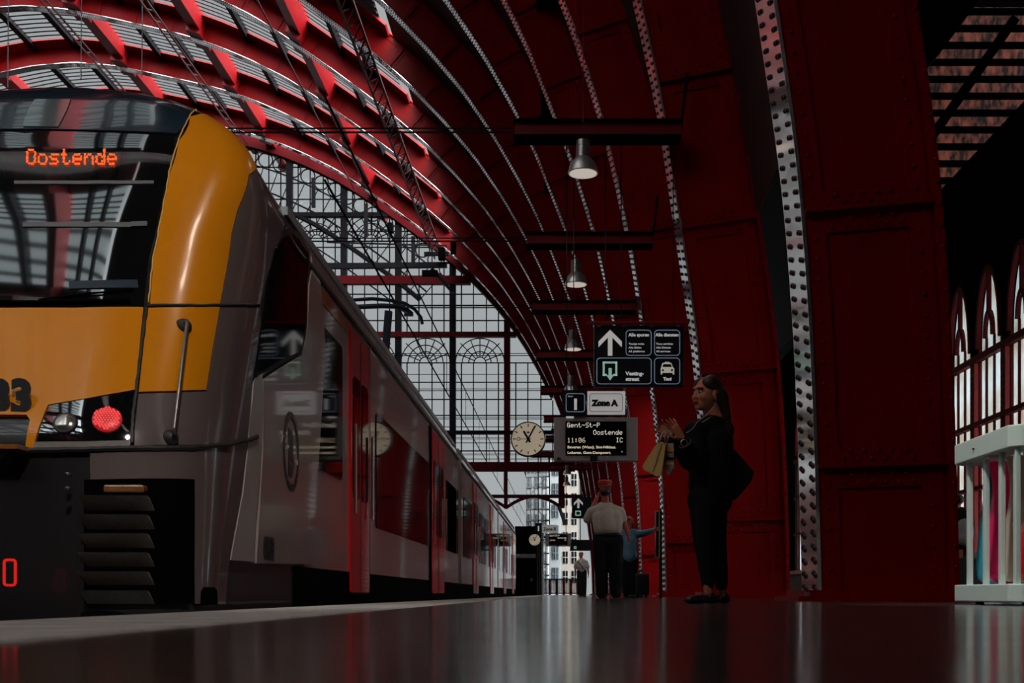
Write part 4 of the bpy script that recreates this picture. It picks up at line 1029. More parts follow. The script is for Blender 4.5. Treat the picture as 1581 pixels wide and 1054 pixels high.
# ================================================================ PEOPLE
V = Vector
def hand(mb, wrist, d, palm_n, size=.18, spread=.12, curls=(.25,.3,.35,.45), thumb_side=1, thumb_out=.9):
    """open or curled hand: palm plus five separate jointed digits"""
    d = V(d).normalized(); n = V(palm_n); n = (n-d*n.dot(d)).normalized(); sdv = d.cross(n)*thumb_side; k = size/.18; w = V(wrist)
    pb = w+d*.012*k; 
    for q in (-1, -.35, .35, 1): mb.cap(pb+sdv*q*.016*k, w+d*.085*k+sdv*q*.030*k, .016*k, .0135*k, 8)
    lens = (.072, .080, .074, .058)
    for i in range(4):
        off = .034-.0225*i; p = w+d*.088*k+sdv*off*k; a = curls[i]; dd = (d+sdv*spread*(1.5-i)).normalized()
        q1 = Quaternion(dd.cross(n).normalized(), a); L = lens[i]*k; r = .0085*k
        d1 = q1@dd; p1 = p+d1*L*.48; q2 = Quaternion(dd.cross(n).normalized(), a*2.1); d2 = q2@dd; p2 = p1+d2*L*.32
        q3 = Quaternion(dd.cross(n).normalized(), a*2.9); p3 = p2+(q3@dd)*L*.24
        mb.chain([p, p1, p2, p3], [r*1.12, r, r*.92, r*.75], 8)
    t0 = w+d*.022*k+sdv*.026*k; t1 = t0+(d*.6+sdv*thumb_out-n*-.25).normalized()*.036*k; t2 = t1+(d*.9+sdv*.45*thumb_out+n*.3).normalized()*.030*k; t3 = t2+(d+n*.35).normalized()*.022*k
    mb.chain([t0, t1, t2, t3], [.014*k, .0115*k, .0095*k, .0075*k], 8)
def head(mb, c, fwd, up=(0,0,1), h=.225, ear=True):
    """c = centre of the head; fwd = facing direction"""
    f = V(fwd).normalized(); u = V(up); u = (u-f*u.dot(f)).normalized(); s = f.cross(u); k = h/.225
    R = Matrix((s, f, u)).transposed(); pt = lambda a, b_, c_: V(c)+(s*a+f*b_+u*c_)*k; e = lambda a, b_, c_, r: mb.ell(pt(a, b_, c_), [v*k for v in r], R, 14, 10)
    e(0, -.012, .030, (.074, .094, .083)); e(0, .020, -.010, (.062, .070, .085)); e(0, .035, -.062, (.044, .052, .040)); e(0, .066, -.083, (.024, .022, .020))
    e(0, .076, .036, (.052, .012, .016)); e(-.036, .062, -.018, (.024, .022, .026)); e(.036, .062, -.018, (.024, .022, .026))
    mb.chain([pt(0, .084, .018), pt(0, .094, -.008), pt(0, .102, -.022)], [.0075*k, .0095*k, .0105*k], 8); e(-.011, .092, -.026, (.0085,)*3); e(.011, .092, -.026, (.0085,)*3)
    e(0, .092, -.048, (.023, .011, .0065)); e(0, .088, -.060, (.020, .011, .0070))
    if ear:
        for q in (-1, 1): e(.074*q, -.006, -.004, (.011, .020, .032))
    return R, pt, k
def face_details(par, pt, k, f, lips=(.30,.05,.045), look=None):
    f = V(f).normalized(); WE = mat('eye_white', (.45,.30,.25), .6, spec=.1); IR = mat('eye_dark', (.01,.006,.005), .2)
    for q in (-1, 1):
        c = pt(.030*q, .074, .006); e = MB().ell(c, (.0125*k,)*3, nu=12, nv=8).build('eye', WE, par, smooth=True)
        g = V(look).normalized() if look else f
        MB().ell(c+g*.0075*k, (.0085*k,)*3, nu=10, nv=6).build('iris', IR, e, smooth=True)
        m = MB(); m.chain([pt(.012*q, .093, .027), pt(.030*q, .091, .034), pt(.049*q, .076, .028)], [.0035*k, .0042*k, .0025*k], 6); m.build('eyebrow', HAIR, par, smooth=True)
    m = MB(); m.chain([pt(-.022, .096, -.054), pt(-.007, .104, -.050), pt(0, .104, -.052), pt(.007, .104, -.050), pt(.022, .096, -.054)], [.002*k, .0055*k, .005*k, .0055*k, .002*k], 6)
    m.chain([pt(-.018, .096, -.056), pt(0, .101, -.063), pt(.018, .096, -.056)], [.002*k, .0065*k, .002*k], 6); m.build('lips', mat('lips', lips, .45), par, smooth=True)
def shoe(mb, ankle, d, L=.25, sole_z=0):
    d = V(d); d.z = 0; d.normalize(); a = V(ankle); a = V((a.x, a.y, sole_z))
    mb.ell(a-d*.02+V((0,0,.045)), (.042, .042, .045)); s = d.cross(V((0,0,1))); R = Matrix((d, s, V((0,0,1)))).transposed()
    mb.ell(a+d*.09+V((0,0,.032)), (L*.5, .043, .032), R); mb.ell(a-d*.015+V((0,0,.03)), (.055, .038, .03), R); mb.ell(a+d*.16+V((0,0,.028)), (.055, .044, .028), R)

# ---- woman in the dark coat --------------------------------------------------
Yw = 8.6
W = lambda x, y, dy=0: P(x, y, Yw+dy)+V((0,0,0))
wm = empty('person', (W(1098, 0).x, Yw, 0)); tag(wm, 'woman in black coat with raised hands and paper bags, standing before the dark rib', 'person')
hc = V((W(1091, 0).x, Yw, W(0, 610).z)); fw = V((-.82, -.56, .02))
body = MB()
R, pt, k = head(body, hc, fw, (.08, .02, 1), .262)
nb_ = W(1106, 650); body.cap(hc+V((.035, .02, -.07)), nb_+V((0,.02,-.02)), .055, .062)
shL, shR = W(1072, 668, -.10), W(1118, 664, .14)        # near (left in view) and far shoulder
elA, wrA = W(1078, 716, -.20), W(1053, 677, -.34)        # forearm raised towards the hand
elB, wrB = W(1062, 712, .02), W(1036, 672, -.02)
body.chain([W(1098, 680), W(1096, 720), W(1094, 770)], [.09, .10, .10])
body.chain([shL, elA, wrA], [.035, .034, .024]); body.chain([shR, elB, wrB], [.045, .036, .024])
for hx, kx, ax, dy in ((1084, 1086, 1093, -.08), (1103, 1106, 1114, .06)): body.chain([W(hx, 770, dy), W(kx, 840, dy), W(ax, 915, dy)], [.07, .05, .032])
hand(body, wrA, V((-.42, -.12, .62)), V((-.6, .7, -.2)), .185, .26, (.05,.10,.12,.16), 1, 1.1)
hand(body, wrB, V((-.62, -.1, .40)), V((.3, -.85, .1)), .175, .24, (.10,.14,.3,.5), -1, .8)
wb_ = surface_voxel(body, 'body', SKIN, wm, .0048, 3)
face_details(wm, pt, k, fw, look=(-1, -.25, .12))
mb = MB(); hp = lambda a, b_, c_: pt(a, b_, c_)          # hair: cap swept back into a long tail
for a, b_, c_, r in ((0, -.028, .045, .084), (0, -.055, .01, .078), (-.035, .012, .065, .052), (.035, .012, .065, .052), (0, -.04, .075, .062), (-.062, -.03, .0, .036), (.062, -.03, .0, .036)): mb.ell(hp(a, b_, c_), (r*k,)*3)
mb.chain([hp(0, -.10, .02), W(1112, 612, .03), W(1117, 640, .04), W(1119, 670, .04), W(1116, 692, .04)], [.062, .062, .056, .05, .022])
surface_voxel(mb, 'hair', HAIR, wm, .008, 3)
mb = MB()                                                # coat
mb.chain([W(1103, 660), W(1098, 684), W(1095, 720), W(1095, 752), W(1095, 768)], [.075, .150, .150, .155, .140], 16)
mb.chain([W(1108, 680, .10), W(1104, 720, .08), W(1103, 770, .05)], [.12, .14, .14], 16)
mb.chain([shL, elA, wrA-(wrA-elA)*.12], [.080, .066, .046], 12); mb.chain([shR, elB, wrB-(wrB-elB)*.14], [.080, .064, .046], 12)
mb.cap(shL, W(1100, 657), .085, .085); mb.cap(shR, W(1106, 653), .07, .06)
surface_voxel(mb, 'coat', COAT, wm, .012, 5)
mb = MB()
for hx, kx, ax, dy in ((1086, 1087, 1093, -.07), (1101, 1105, 1114, .05)): mb.chain([W(hx, 780, dy), W(kx, 836, dy), W(ax-1, 888, dy), W(ax, 903, dy)], [.108, .080, .056, .048], 14)
mb.cap(W(1086, 772, -.05), W(1103, 772, .05), .125, .115)
surface_voxel(mb, 'trousers', TROU, wm, .013, 4)
mb = MB()
for ax, dy, d in ((1093, -.08, (-.75, -.5, 0)), (1114, .06, (-.85, -.2, 0))): mb2 = MB(); shoe(mb2, W(ax, 925, dy), d, .23); surface_voxel(mb2, 'shoe', BLACK, wm, .007, 2)
mb = MB(); mb.chain([W(1086, 644, -.10), W(1076, 652, -.17), W(1069, 662, -.2), W(1060, 668, -.24)], [.0028]*4, 6); mb.chain([pt(-.078, -.012, -.03), pt(-.07, -.01, -.075), W(1086, 644, -.10)], [.0028]*3, 6)
mb.build('earphone_cable', mat('cable_white', (.45,.40,.38), .5), wm)
m = MB(); m.chain([W(1084, 652, -.13), W(1094, 646, -.08), W(1104, 640, -.02)], [.006]*3, 6); m.build('collar_edge', mat('collar_pale', (.40,.33,.31), .6), wm, smooth=True)
dw = (wrA-elA).normalized(); ax_ = wrA-dw*.045
rt = Quaternion((0,0,1).__class__((0,0,1)) if False else V((0,0,1)).cross(dw) if V((0,0,1)).cross(dw).length > .1 else V((1,0,0)), V((0,0,1)).angle(dw))
m = MB(); m.tube([ax_+rt@V((.040*math.cos(2*math.pi*i/20), .040*math.sin(2*math.pi*i/20), 0)) for i in range(21)], .008, 6, False)
wt = m.build('watch', mat('watch_strap', (.45,.38,.34), .4), wm, smooth=True)
fc = ax_+V((-.012, -.045, -.004)); MB().lathe(fc, [(.026,0),(.026,.010),(.021,.012)], 20, 'y').build('watch_case', mat('watch_silver', (.6,.55,.5), .3, metal=.8), wt, smooth='auto'); MB().lathe(fc-V((0,.0125,0)), [(.020,0),(.019,.001)], 20, 'y').build('watch_dial', MATTE, wt)
# handbag on the far arm
hb = empty('shoulder_bag', W(1145, 760, .05)); tag(hb, 'large black bag hanging behind the standing woman at her elbow', 'bag')
mb = MB(); A = [W(1112, 690, .05), W(1132, 690, .05), W(1166, 728, .05), W(1160, 744, .05), W(1138, 770, .05), W(1112, 765, .05)]
mb.prism(A, (0, .20, 0)); surface_voxel(mb, 'bag_body', COAT, hb, .014, 6)
MB().tube([W(1112, 700, .1), W(1118, 665, .1), W(1124, 660, .15), W(1130, 700, .15)], .012, 8).build('strap', BLACK, hb, smooth=True)
# paper bags held in front
PAPER = mat('kraft_paper', (.95,.56,.17), .75, noise=.15, nscale=6); PWH = mat('white_paper', (.62,.55,.50), .7)
def bag(name, label, pts_f, pts_b, hnd, mats, Yb):
    r = empty(name, P(*pts_f[-1], Yb)); tag(r, label, 'bag')
    f_ = [P(x, y, Yb) for x, y in pts_f]; b_ = [P(x, y, Yb+.13) for x, y in pts_b]; n = len(f_)
    MB().add(f_+b_, [tuple(range(n))]+[tuple(range(n, 2*n))[::-1]]+[(i, i+1, n+i+1, n+i) for i in range(1, n-1)]+[(n-1, 0, n, 2*n-1)]).build('bag_body', mats, r)
    for hh in hnd: MB().tube([P(x, y, Yb+q) for x, y, q in hh], .006, 6).build('bag_handle', PWH, r, smooth=True)
    return r
b1 = bag('paper_bag', 'yellow tan paper carrier bag hanging from the hands of the standing woman', [(1016, 681), (1028, 686), (1021, 734), (1013, 735), (993, 724), (992, 718)], [(1018, 681), (1031, 684), (1024, 730), (1016, 733), (999, 720), (998, 715)],
    [[(1017, 683, 0), (1023, 668, -.02), (1030, 664, -.03), (1034, 672, -.02)], [(1026, 685, .05), (1029, 668, .02), (1034, 666, 0)]], PAPER, 8.42)
MB().prism([P(1018, 683, 8.418), P(1022, 684, 8.418), (P(1008, 728, 8.418)), P(1004, 726, 8.418)], (0, -.004, 0)).build('fold_panel', mat('kraft_fold', (.75,.50,.22), .7), b1)
b2 = bag('paper_bag', 'narrow white and tan striped paper bag behind the yellow bag in her hands', [(1028, 684), (1040, 684), (1041, 720), (1032, 735), (1026, 722)], [(1029, 684), (1042, 684), (1043, 720), (1034, 733), (1028, 722)],
    [[(1030, 685, 0), (1033, 668, -.02), (1036, 664, 0)], [(1039, 685, .05), (1036, 668, .02)]], PWH, 8.52)
for y0, y1, mm in ((690, 697, PAPER), (706, 709, COAT), (714, 717, PAPER)): MB().prism([P(1027.5, y0, 8.518), P(1040.3, y0, 8.518), P(1040.6, y1, 8.518), P(1027.3, y1, 8.518)], (0, -.003, 0)).build('printed_band', mm, b2)

# ---- conductor seen from behind ----------------------------------------------
Yc_ = 18.2; W = lambda x, y, dy=0: P(x, y, Yc_+dy)
cd = empty('person', (W(938, 0).x, Yc_, 0)); tag(cd, 'tall conductor in beige shirt and red cap seen from behind, hand at his ear', 'person')
hc = W(934, 761); fw = V((-.15, 1, 0)); body = MB(); R, pt, k = head(body, hc, fw, (0,0,1), .235)
body.cap(hc-V((0,0,.06)), W(935, 782), .06, .07)
sL, sR = W(913, 790, .02), W(958, 790, .02); eL, wL = W(906, 803, .05), W(921, 770, .14); eR, wR = W(964, 808, .03), W(970, 826, .0)
body.chain([W(937, 795), W(939, 830)], [.09, .09]); body.chain([sL, eL, wL], [.05, .045, .03]); body.chain([sR, eR, wR], [.055, .048, .032])
hand(body, wL, V((.3, .2, 1)), V((1, 0, 0)), .18, .05, (.3,.4,.5,.6)); hand(body, wR, V((.08, 0, -1)), V((-1, 0, 0)), .19, .05, (.25,.3,.35,.4))
surface_voxel(body, 'body', mat('sunburnt_skin', (.42,.07,.045), .5), cd, .010, 2)
mb = MB(); mb.ell(hc+V((0,-.03,.02)), (.086,.09,.075)); surface_voxel(mb, 'hair', HAIR, cd, .012, 2)
cpz = W(0, 751).z; mb = MB(); mb.lathe((hc.x, Yc_, cpz), [(.100,0),(.104,.045),(.112,.06),(.112,.085),(.095,.10)], 28)
cp_ = mb.build('cap', CAPR, cd, smooth='auto'); MB().lathe((hc.x, Yc_, cpz+.018), [(.1045,0),(.106,.022)], 28).build('cap_band', mat('cap_band_dark', (.16,.01,.008), .6), cp_); MB().ell((hc.x-.01, Yc_+.10, cpz+.0), (.075, .06, .012)).build('cap_visor', BLACK, cp_, smooth=True)
mb = MB(); mb.chain([W(935, 787), W(937, 797), W(938, 806), W(939, 812)], [.13, .165, .17, .17], 18); mb.cap(W(926, 786), sL+V((.01,0,-.0)), .085, .080); mb.cap(W(946, 786), sR+V((-.01,0,0)), .085, .080)
mb.cap(W(926, 797), W(928, 815), .125, .125); mb.cap(W(950, 797), W(949, 815), .125, .125)
mb.cap(sL, sL+(eL-sL)*.85, .078, .072); mb.cap(sR, sR+(eR-sR)*.6, .078, .072); mb.cap(W(928, 781), W(941, 781), .065, .065)
surface_voxel(mb, 'shirt', SHIRT, cd, .014, 5)
MB().tube([W(928+13*i/8, 779.5-2.2*math.sin(math.pi*i/8), -.075+.03*abs(i-4)/4) for i in range(9)], .012, 6).build('shirt_collar', SHIRT, cd, smooth=True)
mb = MB(); mb.chain([W(928, 835), W(928, 875), W(929, 915)], [.140, .11, .09], 14); mb.chain([W(949, 835), W(951, 875), W(951, 915)], [.140, .11, .09], 14); mb.cap(W(930, 836), W(948, 836), .145, .145); surface_voxel(mb, 'trousers', TROU, cd, .016, 4)
for x in (928, 952): mb = MB(); shoe(mb, W(x, 920), (0, 1, 0), .28); surface_voxel(mb, 'shoe', BLACK, cd, .01, 2)
mb = MB(); mb.v = []; N = 28; ctr = W(938.5, 825)
for hh in (-.02, .02):
    for q in range(N): a = 2*math.pi*q/N; mb.v.append(ctr+V((.235*math.cos(a), .155*math.sin(a), hh)))
mb.f = [(q, (q+1) % N, N+(q+1) % N, N+q) for q in range(N)]; o = mb.build('belt', BLACK, cd, smooth=True); o.modifiers.new('s', 'SOLIDIFY').thickness = .012

# ---- man in the blue jacket ----------------------------------------------------
Yb = 24.6; W = lambda x, y, dy=0: P(x, y, Yb+dy)
bm = empty('person', (W(972, 0).x, Yb, 0)); tag(bm, 'man in a light blue jacket pointing at the timetable frame', 'person')
hc = W(972, 806); fw = V((.8, -.25, 0)); body = MB(); R, pt, k = head(body, hc, fw, (0,0,1), .25); body.cap(hc-V((0,0,.08)), W(971, 822), .06, .07)
sR, eR, wR = W(980, 825), W(995, 823, .1), W(1008, 818, .3); sL, eL, wL = W(963, 826), W(961, 842), W(963, 858)
body.cap(W(970, 828), W(971, 850), .13, .13); body.chain([sR, eR, wR], [.05, .045, .03]); body.chain([sL, eL, wL], [.05, .045, .03])
hand(body, wR, V((1, .3, .25)), V((0, 1, 0)), .2, .08, (.1,.5,.6,.7)); hand(body, wL, V((0, 0, -1)), V((1, 0, 0)), .19, .05)
surface_voxel(body, 'body', MATS['sunburnt_skin'], bm, .012, 2)
mb = MB(); mb.ell(pt(0, -.025, .04), (.09, .095, .075)); surface_voxel(mb, 'hair', HAIR, bm, .014, 2)
mb = MB(); mb.chain([W(970, 824), W(971, 836), W(972, 850), W(972, 858)], [.12, .175, .17, .18], 16); mb.chain([sR, eR, wR-(wR-eR)*.12], [.09, .075, .055]); mb.chain([sL, eL, wL], [.09, .07, .055]); mb.cap(W(965, 822), W(978, 822), .09, .09)
surface_voxel(mb, 'jacket', BLUEJ, bm, .016, 4)
mb = MB(); mb.chain([W(967, 860), W(966, 890), W(967, 916)], [.13, .10, .08]); mb.chain([W(976, 860), W(978, 890), W(978, 916)], [.13, .10, .08]); surface_voxel(mb, 'trousers', TROU, bm, .018, 3)
for x in (967, 978): mb = MB(); shoe(mb, W(x, 920), (.8, -.3, 0), .27); surface_voxel(mb, 'shoe', BLACK, bm, .012, 1)
# suitcase beside him
sc_ = empty('suitcase', (W(991, 0).x, Yb-.3, 0)); tag(sc_, 'dark upright suitcase standing beside the man in the blue jacket', 'suitcase')
a, b_ = W(981, 917, -.4), W(1001, 885, -.1); MB().box((a.x, Yb-.45, .05), (b_.x, Yb-.2, b_.z)).build('suitcase_shell', BLACK, sc_, bevel=.03)
for q in (a.x+.06, b_.x-.06): MB().lathe((q, Yb-.32, 0), [(.02,0),(.03,.02),(.02,.05)], 10).build('wheel', RUB, sc_)
MB().tube([(a.x+.08, Yb-.25, b_.z), (a.x+.08, Yb-.25, b_.z+.06), (b_.x-.08, Yb-.25, b_.z+.06), (b_.x-.08, Yb-.25, b_.z)], .01, 6).build('carry_handle', RUB, sc_)

# ---- distant staff man ------------------------------------------------------------
Yd_ = 44.0; W = lambda x, y, dy=0: P(x, y, Yd_+dy)
dm = empty('person', (W(898, 0).x, Yd_, 0)); tag(dm, 'distant man in a light patterned shirt with a shoulder strap, far along the platform', 'person')
hc = W(897, 856.5); body = MB(); R, pt, k = head(body, hc, (-.3, -1, 0), (0,0,1), .24); body.cap(hc-V((0,0,.07)), W(898, 865), .06, .07); body.cap(W(898, 870), W(898, 880), .13, .13)
for q in (-1, 1):
    s_, e_, w_ = W(898+7.5*q, 868), W(898+9.5*q, 877), W(898+10.5*q, 886); body.chain([s_, e_, w_], [.05, .045, .03]); hand(body, w_, V((0, -.1, -1)), V((-q, 0, 0)), .2, .05)
surface_voxel(body, 'body', MATS['sunburnt_skin'], dm, .018, 1)
mb = MB(); mb.chain([W(898, 868), W(898, 874), W(898, 878)], [.17, .19, .17]); 
for q in (-1, 1): mb.cap(W(898+7*q, 868), W(898+9.2*q, 875), .085, .08)
surface_voxel(mb, 'shirt', mat('patterned_shirt', (.42,.34,.32), .8, noise=.9, nscale=12), dm, .02, 3)
mb = MB(); mb.ell(pt(0, -.02, .045), (.088, .095, .07)); surface_voxel(mb, 'hair', HAIR, dm, .018, 1)
MB().tube([W(892, 866, -.2), W(898, 873, -.22), W(904, 882, -.2)], .02, 6).build('shoulder_strap', BLACK, dm)
mb = MB(); mb.chain([W(895.5, 882), W(895, 900), W(895.5, 918)], [.13, .10, .08]); mb.chain([W(901, 882), W(902, 900), W(902, 918)], [.13, .10, .08]); surface_voxel(mb, 'trousers', TROU, dm, .02, 2)
for x in (895.5, 902): mb = MB(); shoe(mb, W(x, 920), (-.2, -1, 0), .27); surface_voxel(mb, 'shoe', BLACK, dm, .015, 1)

# ---- traveller half hidden behind the nearest rib ---------------------------------
Yt = 16.6; W = lambda x, y, dy=0: P(x, y, Yt+dy)
tv = empty('person', (W(1484, 0).x, Yt, 0)); tag(tv, 'traveller in dark clothes with grey backpack between the nearest rib and the white bin', 'person')
hc = W(1477, 775); body = MB(); R, pt, k = head(body, hc, (-.6, .8, -.1), (0,0,1), .23); body.cap(hc-V((0,0,.07)), W(1479, 792), .06, .07); body.cap(W(1482, 805), W(1482, 840), .13, .14)
for q in (-1, 1): s_, e_, w_ = W(1482+14*q, 800, .05), W(1481+18*q, 826, .05), W(1478+15*q, 850, -.02); body.chain([s_, e_, w_], [.05, .045, .03]); hand(body, w_, V((0, 0, -1)), V((-q, 0, 0)), .18, .05)
surface_voxel(body, 'body', SKIN, tv, .011, 2)
mb = MB(); mb.ell(pt(0, -.02, .035), (.09, .098, .08)); surface_voxel(mb, 'hair', HAIR, tv, .013, 2)
mb = MB(); mb.chain([W(1482, 798), W(1482, 820), W(1483, 848)], [.15, .17, .16])
for q in (-1, 1): mb.chain([W(1482+13*q, 800, .05), W(1481+17*q, 826, .05), W(1478+15*q, 846)], [.085, .07, .055])
surface_voxel(mb, 'jacket', COAT, tv, .016, 4)
mb = MB(); mb.chain([W(1478, 850), W(1477, 885), W(1478, 918)], [.14, .11, .085]); mb.chain([W(1489, 850), W(1490, 885), W(1490, 918)], [.14, .11, .085]); surface_voxel(mb, 'trousers', mat('dark_striped_trousers', (.06,.055,.05), .8, noise=.8, nscale=30), tv, .017, 3)
for x in (1478, 1490): mb = MB(); shoe(mb, W(x, 920), (-.3, 1, 0), .27); surface_voxel(mb, 'shoe', BLACK, tv, .012, 1)
bp_ = empty('backpack', W(1490, 830, -.2)); tag(bp_, 'grey backpack with an orange tag on the back of the half hidden traveller', 'backpack')
mb = MB(); mb.ell(W(1489, 822, -.26), (.14, .10, .20)); mb.ell(W(1489, 832, -.30), (.11, .08, .10)); surface_voxel(mb, 'pack_body', mat('backpack_grey', (.30,.29,.30), .7), bp_, .014, 3)
a, b_ = W(1478, 861, -.22), W(1487, 848, -.22); MB().box((a.x, a.y, a.z), (b_.x, a.y+.01, b_.z)).build('orange_tag', mat('tag_orange', (.55,.16,.06), .6), bp_)

# ================================================================ LITTER BIN CAGE
BINW = mat('bin_pale_paint', (.62,.78,.74), .45, noise=.06, nscale=6)
bn = empty('recycling_bin', (3.4, 7.7, 0)); tag(bn, 'pale slatted recycling bin cage with coloured bags at the right edge', 'bin')
bx0, bx1, by0, by1 = 2.80, 4.3, 7.20, 8.26
def frame(z0, z1, t, nm, o=0):
    m = MB(); c = .07
    def oc(x0, y0, x1, y1): return [(x0+c, y0), (x1-c, y0), (x1, y0+c), (x1, y1-c), (x1-c, y1), (x0+c, y1), (x0, y1-c), (x0, y0+c)]
    A = oc(bx0-o, by0-o, bx1+o, by1+o); B = oc(bx0+t, by0+t, bx1-t, by1-t); n = 8
    m.v = [V((x, y, z)) for z in (z0, z1) for ring2 in (A, B) for x, y in ring2]
    for i in range(n):
        j = (i+1) % n; m.f += [(i, j, n+j, n+i), (2*n+i, 2*n+j, 3*n+j, 3*n+i), (i, j, 2*n+j, 2*n+i), (n+i, n+j, 3*n+j, 3*n+i)]
    return m.build(nm, BINW, bn, bevel=.008)
frame(.98, 1.12, .16, 'top_rim', .03); frame(.02, .135, .16, 'base_frame', .03)
MB().box((bx0+.1, by0+.1, .10), (bx1-.1, by1-.1, .13)).build('floor_plate', BINW, bn)
for i in range(4):
    y = by0+.02+i*(by1-by0-.04)/3.0; y = [7.215, 7.46, 7.74, 8.05][i]
    MB().box((bx0+.01, y, .13), (bx0+.045, y+.045, .99)).build('slat', BINW, bn, bevel=.006)
for i in range(5):
    x = bx0+.30+i*.27
    for yy in (by0+.01, by1-.12): MB().box((x, yy, .13), (x+.06, yy+.11, .99)).build('slat', BINW, bn, bevel=.006)
MB().box((bx0-.01, 7.62, .96), (bx0+.06, 7.70, 1.0)).build('bag_clip', BINW, bn)
MB().lathe((bx0-.034, 7.83, 1.04), [(.008,0),(.008,.01)], 10, 'z').build('screw', IRON, bn)
for x, y in ((bx0+.12, by0+.12), (bx1-.12, by0+.12), (bx0+.12, by1-.12), (bx1-.12, by1-.12)): MB().lathe((x, y, 0), [(.03,0),(.03,.03)], 10).build('foot', RUB, bn)
def bagmat(nm, col):
    m = bpy.data.materials.new(nm); m.use_nodes = True; t = m.node_tree; b = t.nodes['Principled BSDF']; b.inputs['Base Color'].default_value = (*col, 1); b.inputs['Roughness'].default_value = .25
    tl = t.nodes.new('ShaderNodeBsdfTranslucent'); tl.inputs[0].default_value = (*col, 1); mx = t.nodes.new('ShaderNodeMixShader'); mx.inputs[0].default_value = .3
    o = t.nodes['Material Output']; t.links.new(b.outputs[0], mx.inputs[1]); t.links.new(tl.outputs[0], mx.inputs[2]); t.links.new(mx.outputs[0], o.inputs[0]); return m
def litter_bag(label, y0, y1, x0, x1, m, seed, skew=0):
    rnd = random.Random(seed); r = MB(); n = 22; prof = [(.97, .80), (.92, .74), (.80, .70), (.65, .78), (.5, .86), (.35, .95), (.24, 1.02), (.17, .98), (.14, .7), (.135, .02)]
    cx_, cy_ = (x0+x1)/2, (y0+y1)/2
    for z, s_ in prof:
        for k in range(n):
            a = 2*math.pi*k/n; w_ = 1+.07*math.sin(5*a+z*9+seed)+.05*rnd.random()
            r.v.append(V((cx_+(x1-x0)/2*s_*w_*math.copysign(abs(math.cos(a))**.7, math.cos(a)), cy_+skew*(z-.5)+(y1-y0)/2*s_*w_*math.copysign(abs(math.sin(a))**.7, math.sin(a)), z)))
    for j in range(len(prof)-1):
        for k in range(n): r.f.append((j*n+k, j*n+(k+1) % n, (j+1)*n+(k+1) % n, (j+1)*n+k))
    r.f.append(tuple(range((len(prof)-1)*n, len(prof)*n))[::-1])
    o = r.build('litter_bag', m, None, smooth=True); md = o.modifiers.new('s', 'SUBSURF'); md.levels = 1; md.render_levels = 1; tag(o, label, 'bag', 'coloured litter bags inside the bin'); return o
litter_bag('blue translucent litter bag in the far compartment of the bin', 8.08, 8.22, 2.90, 3.3, bagmat('blue_bag', (.05,.45,.60)), 1)
litter_bag('crumpled magenta red litter bag in the second compartment of the bin', 7.80, 8.02, 2.88, 3.3, bagmat('magenta_bag', (1,.03,.22)), 2, .1)
litter_bag('cream white litter bag in the middle of the bin', 7.52, 7.73, 2.88, 3.3, bagmat('cream_bag', (.70,.62,.50)), 3)
litter_bag('bright red litter bag nearest the picture edge in the bin', 7.28, 7.45, 2.88, 3.4, bagmat('red_bag', (.9,.02,.03)), 4)

# ================================================================ BEYOND THE GABLE
PALE = mat('pale_facade', (.13,.135,.135), .8, noise=.15, nscale=1); WND = mat('far_window', (.05,.06,.07), .2); STONE = mat('warm_stone', (.10,.085,.072), .8, noise=.4, nscale=1)
struct(MB().box((-80, 103, -1.2), (60, 175, -.9)).build('floor_outside', CONC))
Yo = 130
def bld(label, px0, px1, pt_, Y, m, cols, rows, wm_, y0=905, scaff=False):
    a = P(px0, 917, Y); b_ = P(px1, pt_, Y); r = empty('building', ((a.x+b_.x)/2, Y, -.9)); tag(r, label, 'building')
    MB().box((a.x, Y, -.9), (b_.x, Y+12, b_.z)).build('wall', m, r)
    w_ = (b_.x-a.x)/cols; h_ = (b_.z-1.5)/rows
    for i in range(cols):
        for j in range(rows):
            x = a.x+w_*(i+.22); z = 1.0+h_*(j+.2)
            f_ = MB().box((x, Y-.08, z), (x+w_*.56, Y, z+h_*.62)).build('window', wm_, r)
            MB().box((x+w_*.26, Y-.14, z), (x+w_*.30, Y-.08, z+h_*.62)).box((x, Y-.14, z+h_*.3), (x+w_*.56, Y-.08, z+h_*.33)).build('glazing_cross', PALE, f_)
    MB().box((a.x-.2, Y-.3, b_.z-.3), (b_.x+.2, Y+12, b_.z+.2)).build('cornice', m, r); return r
bld('pale building with many windows seen through the portal opening', 812, 846, 724, Yo, PALE, 3, 6, WND)
bld('narrower white building beside the right portal column', 849, 866, 700, Yo-14, mat('white_facade', (.2,.21,.21), .8), 1, 6, WND)
bld('warm stone tower with small windows at the right of the portal opening', 866, 893, 690, Yo+16, STONE, 2, 7, MATTE)
sfd = empty('scaffold', (P(828, 0, 124).x, 124, -.9)); tag(sfd, 'light scaffolding before the pale building in the portal opening', 'scaffold')
m = MB()
for x in range(813, 848, 6): a = P(x, 905, 124); m.box((a.x-.05, 124, -.9), (a.x+.05, 124.1, P(0, 728, 124).z))
m.build('standard', PALE, sfd); m = MB()
for y in range(735, 905, 17): a = P(812, y, 124); b_ = P(848, y, 124); m.box((a.x, 123.9, a.z-.08), (b_.x, 124.3, a.z+.08))
m.build('platform_boards', PALE, sfd); m = MB()
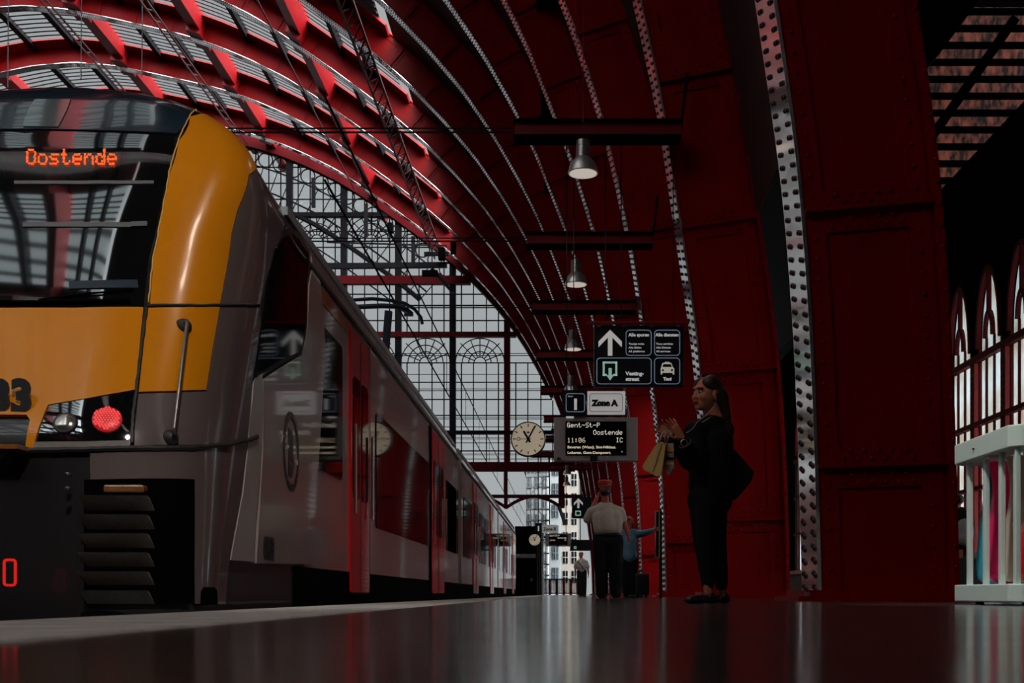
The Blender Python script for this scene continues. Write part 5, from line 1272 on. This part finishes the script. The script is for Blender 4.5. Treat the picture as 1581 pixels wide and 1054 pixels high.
for i, y in enumerate(range(735, 888, 34)): m.bar(P(813 if i % 2 else 845, y, 123.8), P(845 if i % 2 else 813, y+34, 123.8), .09)
m.build('diagonal_brace', PALE, sfd)
# dark cabin with a doorway at the platform end
kb = empty('platform_cabin', (P(815, 0, 98).x, 97, -.9)); tag(kb, 'dark cabin with a doorway at the far end of the train', 'cabin')
a, b_ = P(795, 917, 96), P(836, 812, 96); MB().box((a.x, 96, -.9), (b_.x, 99, b_.z)).build('cabin_wall', MATTE, kb)
a2, b2_ = P(797, 861, 95.9), P(827, 855, 95.9); MB().box((a2.x, 95.9, a2.z), (b2_.x, 96, b2_.z)).build('lintel', mat('lintel_grey', (.30,.27,.26), .7), kb)
for x in (829, 832, 835): a2, b2_ = P(x, 917, 95.8), P(x+1.2, 822, 95.8); MB().box((a2.x, 95.8, 0), (b2_.x, 96, b2_.z)).build('door_jamb', mat('jamb_brown', (.13,.08,.075), .6), kb)
a2, b2_ = P(819, 897, 95.8), P(822, 892, 95.8); MB().box((a2.x, 95.8, a2.z), (b2_.x, 96, b2_.z)).build('notice', PALE, kb)
# railing at the platform end
rl = empty('railing', (P(865, 0, 104).x, 104, -.9)); tag(rl, 'low metal railing across the bright portal opening', 'railing')
a, b_ = P(838, 893, 104), P(892, 893, 104); MB().box((a.x, 104, a.z-.1), (b_.x, 104.08, a.z)).box((a.x, 104, .1), (b_.x, 104.08, .2)).build('rail', IRON, rl)
for i in range(6): x = a.x+(b_.x-a.x)*i/5; MB().box((x-.12, 104, -.9), (x+.12, 104.1, a.z)).build('post', REDIRON, rl)
m = MB()
for i in range(40): x = a.x+(b_.x-a.x)*i/40; m.box((x-.025, 104, .1), (x+.025, 104.05, a.z))
m.build('balusters', IRON, rl)
# light portal column and slanting pole
pl = empty('lamp_pole', (P(838, 0, 101).x, 101, -.9)); tag(pl, 'pale pole rising just right of the far clock', 'pole')
MB().tube([P(837.5, 917, 101)-V((0,0,.97)), P(837.5, 815, 101)], .1, 8).build('pole_shaft', PALE, pl); MB().bar(P(863, 782, 101), P(873, 810, 101), .3).build('stay', PALE, pl)
